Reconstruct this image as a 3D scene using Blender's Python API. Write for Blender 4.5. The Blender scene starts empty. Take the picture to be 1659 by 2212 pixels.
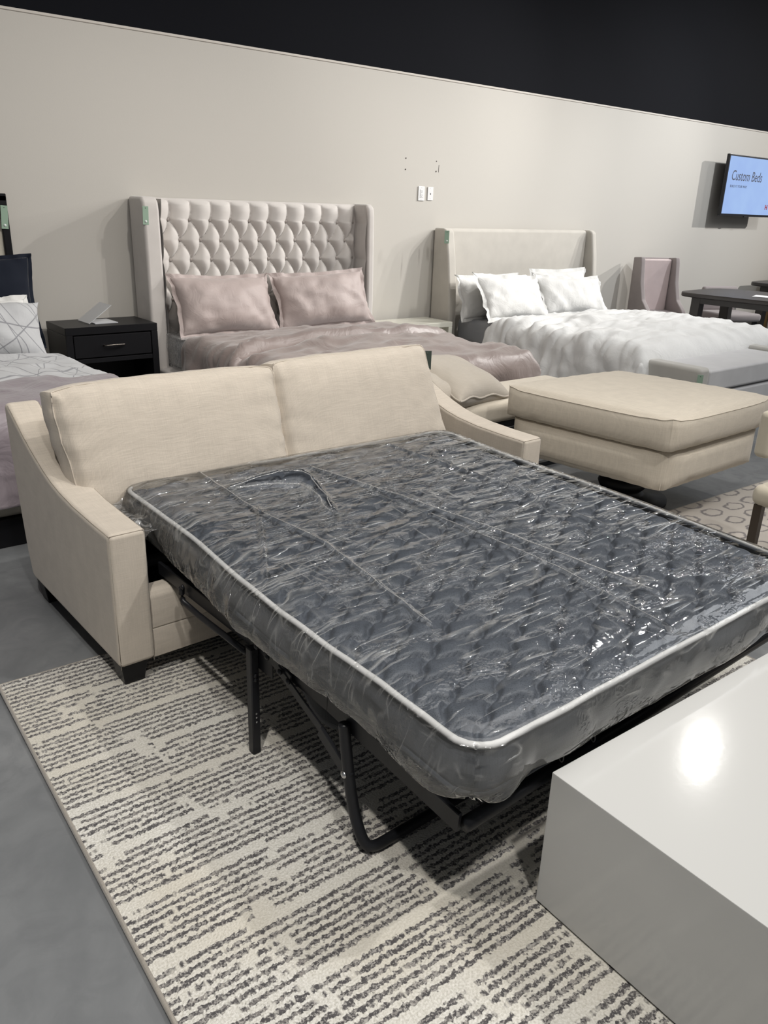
import bpy, bmesh, math, random
from mathutils import Vector, Matrix, noise
random.seed(7)
PI = math.pi
COL = bpy.context.scene.collection
SC = bpy.context.scene

# ---------------------------------------------------------------- camera
def make_camera():
    th, ro, az, f = math.radians(20.91), math.radians(1.97), math.radians(50.8), 1726.0
    h = Vector((math.cos(az), math.sin(az), 0)); r = Vector((h.y, -h.x, 0))
    fw = h*math.cos(th) + Vector((0, 0, -math.sin(th)))
    up = r.cross(fw)
    R = r*math.cos(ro) + up*math.sin(ro); U = -r*math.sin(ro) + up*math.cos(ro)
    cd = bpy.data.cameras.new('camera'); cd.sensor_fit = 'HORIZONTAL'; cd.sensor_width = 36
    cd.lens = f/1659*36; cd.clip_start = 0.05; cd.clip_end = 100
    o = bpy.data.objects.new('camera', cd); COL.objects.link(o)
    m = Matrix((R, U, -fw)).transposed().to_4x4(); m.translation = (0, 0, 1.5)
    o.matrix_world = m; SC.camera = o
make_camera()

# ---------------------------------------------------------------- exposure, world, lights
SC.view_settings.view_transform = 'Standard'; SC.view_settings.look = 'None'
SC.view_settings.gamma = 1; SC.view_settings.use_curve_mapping = False
SC.view_settings.exposure = 0.11
SC.cycles.use_denoising = True
SC.cycles.max_bounces = 6; SC.cycles.diffuse_bounces = 3; SC.cycles.transparent_max_bounces = 16
SC.cycles.sample_clamp_indirect = 4; SC.cycles.caustics_reflective = False; SC.cycles.caustics_refractive = False
w = bpy.data.worlds.new('showroom_air'); SC.world = w; w.use_nodes = True
w.node_tree.nodes['Background'].inputs[0].default_value = (.93, .96, 1, 1)
w.node_tree.nodes['Background'].inputs[1].default_value = 0.16

def spot(loc, tgt, power, size=75, rad=.06, col=(1, .93, .84), blend=1.0):
    l = bpy.data.lights.new('track_spot', 'SPOT'); l.energy = power; l.spot_size = math.radians(size)
    l.spot_blend = blend; l.shadow_soft_size = rad; l.color = col
    o = bpy.data.objects.new('track_spot', l); COL.objects.link(o); o.location = loc
    o.rotation_euler = (Vector(tgt)-Vector(loc)).to_track_quat('-Z', 'Y').to_euler()
def area(loc, tgt, power, sx, sy, col=(1, .97, .93)):  # broad soft fill added for ambient light, standing in for many lamps
    l = bpy.data.lights.new('ceiling_fill', 'AREA'); l.energy = power; l.shape = 'RECTANGLE'; l.size = sx; l.size_y = sy; l.color = col
    o = bpy.data.objects.new('ceiling_fill', l); COL.objects.link(o); o.location = loc
    o.rotation_euler = (Vector(tgt)-Vector(loc)).to_track_quat('-Z', 'Y').to_euler()
WARM = (1, .955, .895); NEUT = (1, .975, .94); COOL = (.94, .97, 1)
area((2.4, .6, 4.7), (2.6, 1.2, 0), 105, 6, 4, NEUT)
area((8.0, 1.2, 4.7), (7.6, 3.0, 0), 95, 5, 3, COOL)
spot((.2, -.9, 4.2), (.7, 1.2, 0), 190, 75, .07, NEUT)          # rug foreground
spot((-.3, 0.4, 4.2), (1.2, 2.2, .3), 262, 75, .07, WARM)        # sofa front, rug
spot((3.3, -.6, 4.2), (1.6, 1.6, .3), 270, 75, .07, NEUT)        # sleeper mattress, box table
spot((6.4, 2.95, 4.0), (1.9, 1.7, .4), 80, 60, .05, NEUT)       # glints on table and wrap
spot((4.9, 2.4, 4.2), (3.2, 5.6, .9), 170, 70, .05, WARM)        # tufted bed
spot((5.9, 1.7, 4.2), (4.4, 5.7, 1.1), 130, 75, .05, NEUT)
spot((8.6, 3.6, 4.2), (2.8, 5.8, .9), 480, 56, .04, NEUT)        # raking light along the wall
spot((9.7, 2.9, 4.2), (4.3, 5.7, .9), 340, 56, .04, NEUT)
spot((11.6, 3.2, 4.2), (6.2, 5.6, .8), 480, 58, .04, NEUT)       # white bed
spot((7.6, 2.1, 4.2), (6.3, 5.2, .7), 200, 75, .05, NEUT)
spot((14.8, 2.3, 4.2), (9.2, 5.8, 1.4), 1250, 62, .04, NEUT)      # dining corner, screen
spot((9.4, 2.6, 4.2), (8.8, 5.8, 1.3), 300, 85, .05, COOL)
spot((2.6, 1.6, 4.2), (0.9, 5.3, .7), 240, 75, .06, WARM)        # grey bed
spot((2.4, 3.2, 4.3), (3.9, 2.5, .4), 120, 70, .06, NEUT)        # ottoman
spot((4.8, 0.2, 4.2), (3.6, 2.2, .5), 140, 70, .06, WARM)

# ---------------------------------------------------------------- helpers: materials
def mat(name):
    m = bpy.data.materials.new(name); m.use_nodes = True
    nt = m.node_tree; b = nt.nodes['Principled BSDF']; return m, nt, b
def node(nt, t, **kw):
    n = nt.nodes.new(t)
    for k, v in kw.items():
        if k in n.inputs.keys(): n.inputs[k].default_value = v
        else: setattr(n, k, v)
    return n
def L(nt, a, b): nt.links.new(a, b)
def coords(nt, scale=(1, 1, 1), rot=(0, 0, 0), kind='Object'):
    tc = node(nt, 'ShaderNodeTexCoord'); mp = node(nt, 'ShaderNodeMapping')
    mp.inputs['Scale'].default_value = scale; mp.inputs['Rotation'].default_value = rot
    L(nt, tc.outputs[kind], mp.inputs['Vector']); return mp.outputs['Vector']
def math_(nt, op, a, b=None, c=None, clamp=False):
    n = nt.nodes.new('ShaderNodeMath'); n.operation = op; n.use_clamp = clamp
    for i, v in enumerate((a, b, c)):
        if v is None: continue
        if isinstance(v, (int, float)): n.inputs[i].default_value = v
        else: L(nt, v, n.inputs[i])
    return n.outputs[0]
def ramp(nt, fac, stops):
    r = nt.nodes.new('ShaderNodeValToRGB'); e = r.color_ramp.elements
    while len(e) < len(stops): e.new(.5)
    for x, (p, c) in zip(e, stops):
        x.position = p; x.color = (c, c, c, 1) if isinstance(c, (int, float)) else (*c, 1)
    L(nt, fac, r.inputs[0]); return r.outputs[0]
def bump(nt, b, h, strength, dist):
    bn = node(nt, 'ShaderNodeBump'); bn.inputs['Strength'].default_value = strength; bn.inputs['Distance'].default_value = dist
    L(nt, h, bn.inputs['Height']); L(nt, bn.outputs[0], b.inputs['Normal']); return bn
def mixc(nt, fac, a, b):
    n = nt.nodes.new('ShaderNodeMix'); n.data_type = 'RGBA'
    if isinstance(fac, (int, float)): n.inputs[0].default_value = fac
    else: L(nt, fac, n.inputs[0])
    for i, v in ((6, a), (7, b)):
        if isinstance(v, tuple): n.inputs[i].default_value = (*v, 1)
        else: L(nt, v, n.inputs[i])
    return n.outputs[2]
def plain(name, col, rough=.5, metal=0, spec=.5, coat=0):
    m, nt, b = mat(name); b.inputs['Base Color'].default_value = (*col, 1); b.inputs['Roughness'].default_value = rough
    b.inputs['Metallic'].default_value = metal; b.inputs['Specular IOR Level'].default_value = spec
    b.inputs['Coat Weight'].default_value = coat
    n = node(nt, 'ShaderNodeTexNoise', Scale=60.0); L(nt, coords(nt), n.inputs['Vector'])
    bump(nt, b, n.outputs[0], .03, .002)
    return m
def linen(name, col, var=.12, weave=520, bstr=.35, sheen=.2, rough=.85):
    """woven cloth: slub threads in both directions"""
    m, nt, b = mat(name)
    hs = []
    for sc in ((weave, 14, 14), (14, weave, 14), (14, 14, weave)):
        n = node(nt, 'ShaderNodeTexNoise', Scale=1.0, Detail=2.0); L(nt, coords(nt, sc), n.inputs['Vector']); hs.append(n.outputs[0])
    h = math_(nt, 'ADD', math_(nt, 'ADD', hs[0], hs[1]), hs[2])
    f = math_(nt, 'MULTIPLY_ADD', h, 1.4, -1.6, clamp=True)
    lo = tuple(c*(1-var) for c in col); hi = tuple(min(1, c*(1+var*.6)) for c in col)
    L(nt, mixc(nt, f, lo, hi), b.inputs['Base Color'])
    b.inputs['Roughness'].default_value = rough; b.inputs['Sheen Weight'].default_value = sheen; b.inputs['Specular IOR Level'].default_value = .2
    bump(nt, b, h, bstr, .0012)
    return m
def softcloth(name, col, sheen=.3, rough=.75, wr=.35, scale=9, dist=.012, spec=.3, var=.08):
    """crumpled bedding cloth"""
    m, nt, b = mat(name)
    v = coords(nt, (1, 1, 1))
    n1 = node(nt, 'ShaderNodeTexNoise', Scale=scale, Detail=4.0, Distortion=1.2); L(nt, v, n1.inputs['Vector'])
    n2 = node(nt, 'ShaderNodeTexNoise', Scale=3.0, Detail=2.0); L(nt, v, n2.inputs['Vector'])
    L(nt, mixc(nt, n2.outputs[0], tuple(c*(1-var) for c in col), col), b.inputs['Base Color'])
    b.inputs['Roughness'].default_value = rough; b.inputs['Sheen Weight'].default_value = sheen; b.inputs['Specular IOR Level'].default_value = spec
    rid = math_(nt, 'ABSOLUTE', math_(nt, 'SUBTRACT', n1.outputs[0], .5))
    bump(nt, b, rid, wr, dist)
    return m
def velvet(name, col, edge=.5, rough=.8):
    m, nt, b = mat(name)
    n = node(nt, 'ShaderNodeTexNoise', Scale=7.0, Detail=5.0); L(nt, coords(nt), n.inputs['Vector'])
    L(nt, mixc(nt, n.outputs[0], tuple(c*.86 for c in col), tuple(min(1, c*1.1) for c in col)), b.inputs['Base Color'])
    b.inputs['Roughness'].default_value = rough; b.inputs['Sheen Weight'].default_value = edge; b.inputs['Specular IOR Level'].default_value = .15
    n2 = node(nt, 'ShaderNodeTexNoise', Scale=260.0, Detail=2.0); L(nt, coords(nt), n2.inputs['Vector'])
    bump(nt, b, n2.outputs[0], .15, .001)
    return m

# ---------------------------------------------------------------- helpers: objects
def tag(o, label=None, cat=None, group=None, kind=None):
    if label: o['label'] = label
    if cat: o['category'] = cat
    if group: o['group'] = group
    if kind: o['kind'] = kind
    return o
def root(name, loc, label, cat, rz=0, group=None):
    o = bpy.data.objects.new(name, None); COL.objects.link(o); o.location = loc; o.rotation_euler = (0, 0, rz)
    o.empty_display_size = .1
    return tag(o, label, cat, group)
def link(name, bm, m, parent=None, smooth=True, loc=None, rot=None, angle=None):
    bmesh.ops.recalc_face_normals(bm, faces=bm.faces[:])
    me = bpy.data.meshes.new(name); bm.to_mesh(me); bm.free()
    if m: me.materials.append(m)
    if smooth:
        for p in me.polygons: p.use_smooth = True
        if angle is not None: me.set_sharp_from_angle(angle=math.radians(angle))
    o = bpy.data.objects.new(name, me); COL.objects.link(o)
    if angle is not None:
        wn = o.modifiers.new('face_normals', 'WEIGHTED_NORMAL'); wn.keep_sharp = True; wn.weight = 100
    if parent: o.parent = parent
    if loc: o.location = loc
    if rot: o.rotation_euler = rot
    return o
def box_bm(lo, hi, bev=0, seg=2, bm=None):
    b = bmesh.new(); g = bmesh.ops.create_cube(b, size=1)
    for v in b.verts:
        v.co = Vector([lo[i] + (v.co[i]+.5)*(hi[i]-lo[i]) for i in range(3)])
    if bev: bmesh.ops.bevel(b, geom=b.edges[:], offset=bev, segments=seg, affect='EDGES', profile=.5)
    if bm is not None:
        merge(bm, b); return bm
    return b
def merge(bm, b, M=None):
    me = bpy.data.meshes.new('tmp'); 
    if M is not None: bmesh.ops.transform(b, matrix=M, verts=b.verts[:])
    b.to_mesh(me); b.free(); bm.from_mesh(me); bpy.data.meshes.remove(me)
def prism(prof, a0, a1, axis='x', bev=0, seg=2):
    """extrude a closed profile (list of 2D points) between a0 and a1; axis x: profile is (y,z); y: (x,z); z: (x,y)"""
    b = bmesh.new()
    def P(p, a): return {'x': (a, p[0], p[1]), 'y': (p[0], a, p[1]), 'z': (p[0], p[1], a)}[axis]
    v0 = [b.verts.new(P(p, a0)) for p in prof]; v1 = [b.verts.new(P(p, a1)) for p in prof]
    b.faces.new(v0); b.faces.new(v1[::-1]); n = len(prof)
    for i in range(n): b.faces.new((v0[i], v0[(i+1) % n], v1[(i+1) % n], v1[i]))
    bmesh.ops.recalc_face_normals(b, faces=b.faces[:])
    if bev:
        es = [e for e in b.edges if len(e.link_faces) == 2 and e.calc_face_angle() > .5]
        bmesh.ops.bevel(b, geom=es, offset=bev, segments=seg, affect='EDGES', profile=.5)
    return b
def tube_bm(pts, r, seg=10, closed=False, bm=None, smoothpath=0):
    P = [Vector(p) for p in pts]
    for _ in range(smoothpath):
        q = []; n = len(P)
        for i in range(n if closed else n-1):
            a, c = P[i], P[(i+1) % n]; q += [a.lerp(c, .25), a.lerp(c, .75)]
        P = q if closed else [P[0]] + q + [P[-1]]
    b = bm if bm is not None else bmesh.new()
    n = len(P); rings = []; ref = Vector((0, 0, 1))
    for i in range(n):
        t = (P[(i+1) % n]-P[i-1]) if closed else (P[min(i+1, n-1)]-P[max(i-1, 0)])
        t.normalize()
        s = t.cross(ref)
        if s.length < .05: s = t.cross(Vector((0, 1, 0)))
        s.normalize(); u_ = s.cross(t)
        rr = r[i] if isinstance(r, list) else r
        rings.append([b.verts.new(P[i] + (s*math.cos(2*PI*k/seg) + u_*math.sin(2*PI*k/seg))*rr) for k in range(seg)])
    for i in range(n if closed else n-1):
        A, B = rings[i], rings[(i+1) % n]
        for k in range(seg): b.faces.new((A[k], A[(k+1) % seg], B[(k+1) % seg], B[k]))
    if not closed: b.faces.new(rings[0][::-1]); b.faces.new(rings[-1])
    return b
def bar(p, q, w_, t_, bev=.002, up=(0, 0, 1)):
    """rectangular bar from p to q, width w_ (sideways), thickness t_ (along up)"""
    p, q = Vector(p), Vector(q); d = q-p; Ln = d.length; d.normalize()
    s = d.cross(Vector(up))
    if s.length < .05: s = d.cross(Vector((0, 1, 0)))
    s.normalize(); u_ = s.cross(d)
    b = box_bm((0, -w_/2, -t_/2), (Ln, w_/2, t_/2), bev, 1)
    M = Matrix((d, s, u_)).transposed().to_4x4(); M.translation = p
    bmesh.ops.transform(b, matrix=M, verts=b.verts[:]); return b
def lathe(prof, seg=32):
    b = bmesh.new(); rings = []
    for r, z in prof: rings.append([b.verts.new((r*math.cos(2*PI*k/seg), r*math.sin(2*PI*k/seg), z)) for k in range(seg)])
    for A, B in zip(rings, rings[1:]):
        for k in range(seg): b.faces.new((A[k], A[(k+1) % seg], B[(k+1) % seg], B[k]))
    b.faces.new(rings[0][::-1]); b.faces.new(rings[-1]); return b
def grid_bm(nx, ny, fn, bm=None, skip=None):
    b = bm if bm is not None else bmesh.new()
    V = [[b.verts.new(fn(i/nx, j/ny)) for i in range(nx+1)] for j in range(ny+1)]
    for j in range(ny):
        for i in range(nx):
            if skip and skip((i+.5)/nx, (j+.5)/ny): continue
            b.faces.new((V[j][i], V[j][i+1], V[j+1][i+1], V[j+1][i]))
    return b
def fbm(x, y, z=0, s=1.0, o=3):
    return noise.fractal(Vector((x*s, y*s, z*s)), 1.0, 2.0, o)
def ridge(x, y, z=0, s=1.0):
    return 1-abs(noise.noise(Vector((x*s, y*s, z*s))))*2
def smooth01(x): x = max(0, min(1, x)); return x*x*(3-2*x)

def boxed_cushion(w_, d, h, puff=.04, cr=.05, n=26, wr=0., seed=0, back_puff=None, edge=.02):
    """box cushion lying flat, centred in x,y, z from 0 to h (plus puff on both big faces)"""
    bp = puff if back_puff is None else back_puff
    b = bmesh.new(); a, c = w_/2, d/2
    def outline(th):
        # rounded rectangle via superellipse
        ct, st = math.cos(th), math.sin(th); p = 2/14.
        return (math.copysign(abs(ct)**p, ct)*a, math.copysign(abs(st)**p, st)*c)
    def pf(x, y): 
        u_, v_ = abs(x/a), abs(y/c); return ((1-min(1, u_)**4)*(1-min(1, v_)**4))**.6
    def pt(x, y, top):
        k = pf(x, y); e = min(a-abs(x), c-abs(y))
        wv = wr*math.exp(-max(0, e)/.09)*math.sin(70*(x if a-abs(x) > c-abs(y) else y)+3*fbm(x+seed, y, 0, 9))*(1 if e > .002 else 0)
        wv += wr*.9*fbm(x+seed, y-seed, 0, 5)*min(1, e/.05)
        rnd = edge*(1-smooth01(e/.03))
        return (x, y, (h-rnd+puff*k+wv) if top else (rnd-bp*k+wv))
    nx = n; ny = max(8, int(n*d/w_))
    def shape(s, t):
        # map square to rounded rectangle, soft corners, denser at the borders
        x = math.sin((s-.5)*PI)*a; y = math.sin((t-.5)*PI)*c
        X = x/a; Y = y/c; k = 1-cr*(abs(X)**6*abs(Y)**6)
        return x*k, y*k
    T = [[b.verts.new(pt(*shape(i/nx, j/ny), True)) for i in range(nx+1)] for j in range(ny+1)]
    B = [[b.verts.new(pt(*shape(i/nx, j/ny), False)) for i in range(nx+1)] for j in range(ny+1)]
    for j in range(ny):
        for i in range(nx):
            b.faces.new((T[j][i], T[j][i+1], T[j+1][i+1], T[j+1][i])); b.faces.new((B[j][i], B[j+1][i], B[j+1][i+1], B[j][i+1]))
    ringT = [T[0][i] for i in range(nx)] + [T[j][nx] for j in range(ny)] + [T[ny][i] for i in range(nx, 0, -1)] + [T[j][0] for j in range(ny, 0, -1)]
    ringB = [B[0][i] for i in range(nx)] + [B[j][nx] for j in range(ny)] + [B[ny][i] for i in range(nx, 0, -1)] + [B[j][0] for j in range(ny, 0, -1)]
    prev = ringB; m_ = 4; N = len(ringT)
    for q in range(1, m_+1):
        if q == m_: cur = ringT
        else:
            cur = []
            for A, Bv in zip(ringB, ringT):
                p = A.co.lerp(Bv.co, q/m_); o = Vector((p.x/a, p.y/c, 0)); 
                bl = .25*puff*math.sin(PI*q/m_); o = Vector((math.copysign(1, o.x) if abs(o.x) > .96 else 0, math.copysign(1, o.y) if abs(o.y) > .96 else 0, 0))
                cur.append(b.verts.new(p + o*bl))
        for i in range(N): b.faces.new((prev[i], prev[(i+1) % N], cur[(i+1) % N], cur[i]))
        prev = cur
    path = [v.co.copy() + Vector((0, 0, .001)) for v in ringT]
    return b, path
def pillow_bm(w_, h, t, wr=.01, flange=0., seed=0, n=30, pinch=.08):
    """knife-edged pillow in the x,z plane, thickness along y, standing on z=0"""
    b = bmesh.new(); a, c = w_/2, h/2
    def fn(s, t_, sg):
        X, Z = 2*s-1, 2*t_-1
        k = max(0, (1-abs(X)**2.6)*(1-abs(Z)**2.6))**.55
        px = X*a*(1-pinch*(1-abs(Z)**1.5)*abs(X)**3); pz = Z*c*(1-pinch*(1-abs(X)**1.5)*abs(Z)**3)
        wv = wr*(fbm(px+seed, pz*.7, sg, 5, 3)+1.1*(ridge(px*.9+pz*.8+seed*2, pz*.35-px*.3, sg, 6)-.55)+.6*(ridge(px*.5-pz+seed, px*.8, sg, 11)-.5))*(k**.5+.15)
        ed = wr*1.1*math.sin(26*(px+pz)+seed)*(1-min(1, k*3)) if not flange else wr*1.4*fbm(px+seed, pz, 3, 10)*(1-min(1, k*3))
        return (px, sg*t/2*k + wv*sg + ed, pz+c)
    F = [[None]*(n+1) for _ in range(n+1)]; K = [[None]*(n+1) for _ in range(n+1)]
    for j in range(n+1):
        for i in range(n+1):
            s, u_ = (1-math.cos(PI*i/n))/2, (1-math.cos(PI*j/n))/2
            F[j][i] = b.verts.new(fn(s, u_, -1))
            K[j][i] = F[j][i] if i in (0, n) or j in (0, n) else b.verts.new(fn(s, u_, 1))
    for j in range(n):
        for i in range(n):
            b.faces.new((F[j][i], F[j][i+1], F[j+1][i+1], F[j+1][i])); b.faces.new((K[j][i], K[j+1][i], K[j+1][i+1], K[j][i+1]))
    edge = [F[0][i].co.copy() for i in range(n)]+[F[j][n].co.copy() for j in range(n)]+[F[n][i].co.copy() for i in range(n, 0, -1)]+[F[j][0].co.copy() for j in range(n, 0, -1)]
    if flange:
        m_ = len(edge); cen = Vector((0, 0, c)); r1 = []; r2 = []
        for i, p in enumerate(edge):
            d = p-cen; X, Z = p.x/a, (p.z-c)/c
            o = Vector((math.copysign(flange, X) if abs(X) > .86 else flange*X*.2, 0, math.copysign(flange, Z) if abs(Z) > .86 else flange*Z*.2))
            wav = .9*flange*noise.noise(Vector((i*.16+seed*7, seed, 0)))+.3*flange*noise.noise(Vector((i*.5, seed, 3)))
            r1.append(b.verts.new(p + Vector((0, -.002, 0)))); r2.append(b.verts.new(p + o + Vector((0, wav, .2*wav))))
        for i in range(m_): b.faces.new((r1[i], r1[(i+1) % m_], r2[(i+1) % m_], r2[i]))
    return b, edge
def drape_bm(x0, x1, y0, y1, top, hang, r=.09, nx=90, ny=90, wr=.012, seed=0, puff=.02, lumpy=None, th=.012, hang_y=None):
    """a quilt lying on a bed x0..x1,y0..y1, hanging over: hang=(left,right,foot,head)"""
    hl, hr, hf, hh = hang
    def fold(s, lo, hi, hlo, hhi):
        # s is arc coordinate; returns (pos, drop)
        if s < lo+r:
            e = lo+r-s; a = min(e/r, PI/2)
            x = lo+r-r*math.sin(a); d = r*(1-math.cos(a)); rest = max(0, e-r*PI/2)
            return x-rest*.12, d+rest*.97
        if s > hi-r:
            e = s-(hi-r); a = min(e/r, PI/2)
            x = hi-r+r*math.sin(a); d = r*(1-math.cos(a)); rest = max(0, e-r*PI/2)
            return x+rest*.12, d+rest*.97
        return s, 0
    sx0, sx1 = x0-hl, x1+hr; sy0, sy1 = y0-hf, y1+hh
    def fn(s, t):
        S_ = sx0+(sx1-sx0)*s; T_ = sy0+(sy1-sy0)*t
        x, dx = fold(S_, x0, x1, hl, hr); y, dy = fold(T_, y0, y1, hf, hh)
        d = (dx**3+dy**3)**(1/3.)
        if dx > .1 and dy > .1:
            d = max(dx, dy)*1.0+.25*min(dx, dy)*.3
        k = 1-min(1, d/.15)
        cx, cy = (x-(x0+x1)/2)/((x1-x0)/2), (y-(y0+y1)/2)/((y1-y0)/2)
        pz = puff*max(0, 1-cx*cx)*max(0, 1-abs(cy)**3)
        nz = wr*(1.2*fbm(S_+seed, T_, 0, 2.2, 3) + .8*(ridge(S_+seed, T_*1.4, 1, 4.5)-.6))
        if lumpy: nz += lumpy(S_, T_)
        hx = hy = 0
        if dx > r*.7: hx = math.copysign(1, x-(x0+x1)/2)*(.018*math.sin(T_*17+seed)+.03*fbm(S_, T_+seed, 2, 3))*min(1, (dx-r*.7)/.15)
        if dy > r*.7: hy = math.copysign(1, y-(y0+y1)/2)*(.018*math.sin(S_*15+seed)+.03*fbm(S_+seed, T_, 5, 3))*min(1, (dy-r*.7)/.15)
        z = top-d+(nz*(k*.6+.4))+pz
        return (x+hx+(0 if dx <= 0 else math.copysign(nz*1.1, x-(x0+x1)/2)), y+hy, max(z, .03))
    b = grid_bm(nx, ny, fn)
    return b, th
def solidify(o, t, off=1):
    m = o.modifiers.new('thick', 'SOLIDIFY'); m.thickness = t; m.offset = off; return o

# ---------------------------------------------------------------- materials
def concrete():
    m, nt, b = mat('polished_concrete')
    v = coords(nt)
    n1 = node(nt, 'ShaderNodeTexNoise', Scale=1.3, Detail=8.0, Roughness=.62, Distortion=.6); L(nt, v, n1.inputs['Vector'])
    n2 = node(nt, 'ShaderNodeTexNoise', Scale=7.0, Detail=6.0, Roughness=.6, Distortion=1.5); L(nt, v, n2.inputs['Vector'])
    vo = node(nt, 'ShaderNodeTexVoronoi', Scale=3.3); L(nt, v, vo.inputs['Vector'])
    base = mixc(nt, ramp(nt, n1.outputs[0], [(.36, 0.0), (.64, 1.0)]), (.150, .157, .163), (.245, .252, .258))
    c2 = mixc(nt, ramp(nt, n2.outputs[0], [(.45, 0.0), (.65, .55)]), base, (.150, .156, .163))
    spk = ramp(nt, vo.outputs['Distance'], [(0.0, 1.0), (.035, .6), (.05, 0.0)])
    L(nt, mixc(nt, math_(nt, 'MULTIPLY', spk, .5), c2, (.45, .44, .42)), b.inputs['Base Color'])
    L(nt, math_(nt, 'MULTIPLY_ADD', n2.outputs[0], .18, .30), b.inputs['Roughness'])
    bump(nt, b, n2.outputs[0], .08, .004); return m
M_CONC = concrete()
def wallpaint(name, col, spec=.2):
    m, nt, b = mat(name); b.inputs['Base Color'].default_value = (*col, 1); b.inputs['Roughness'].default_value = .8; b.inputs['Specular IOR Level'].default_value = spec
    n = node(nt, 'ShaderNodeTexNoise', Scale=110.0, Detail=3.0); L(nt, coords(nt), n.inputs['Vector']); bump(nt, b, n.outputs[0], .12, .002); return m
M_WALL = wallpaint('warm_grey_wall_paint', (.555, .53, .488))
M_BLACKP = wallpaint('black_ceiling_paint', (.009, .0095, .012), .03)
M_TRIM = wallpaint('wall_cap_paint', (.62, .58, .53))
M_SEAM = linen('linen_seam', (.30, .26, .21), .1)
M_SOFA = linen('cream_linen', (.53, .472, .40), .10)
M_OTTO = linen('oat_linen', (.60, .54, .45), .09)
M_BENCHC = linen('daybed_linen', (.62, .56, .465), .07, sheen=.3)
M_BLK = plain('black_powder_metal', (.009, .0095, .012), .42, 0, .4)
M_BLKW = plain('black_stained_wood', (.006, .006, .0075), .40, 0, .28)
M_CLOTHD = linen('navy_black_sling_fabric', (.010, .013, .018), .2)
M_CAVITY = plain('cavity_shade', (.008, .008, .009), .9)
M_CHROME = plain('zinc_plated_steel', (.6, .6, .6), .3, 1)
M_PIPE = plain('white_piping', (.80, .79, .77), .6)

def quilt_top():
    m, nt, b = mat('slate_knit_quilting')
    v = coords(nt)
    vo = node(nt, 'ShaderNodeTexVoronoi', Scale=260.0); L(nt, v, vo.inputs['Vector'])
    n = node(nt, 'ShaderNodeTexNoise', Scale=5.0, Detail=2.0); L(nt, v, n.inputs['Vector'])
    d = ramp(nt, vo.outputs['Distance'], [(.10, 0.0), (.50, 1.0)])
    L(nt, mixc(nt, d, (.042, .049, .061), (.082, .093, .112)), b.inputs['Base Color'])
    b.inputs['Roughness'].default_value = .5; b.inputs['Sheen Weight'].default_value = .05
    bump(nt, b, d, .2, .001); return m
M_QUILT = quilt_top()
M_QSIDE = linen('charcoal_mattress_border', (.062, .068, .080), .25)

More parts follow.
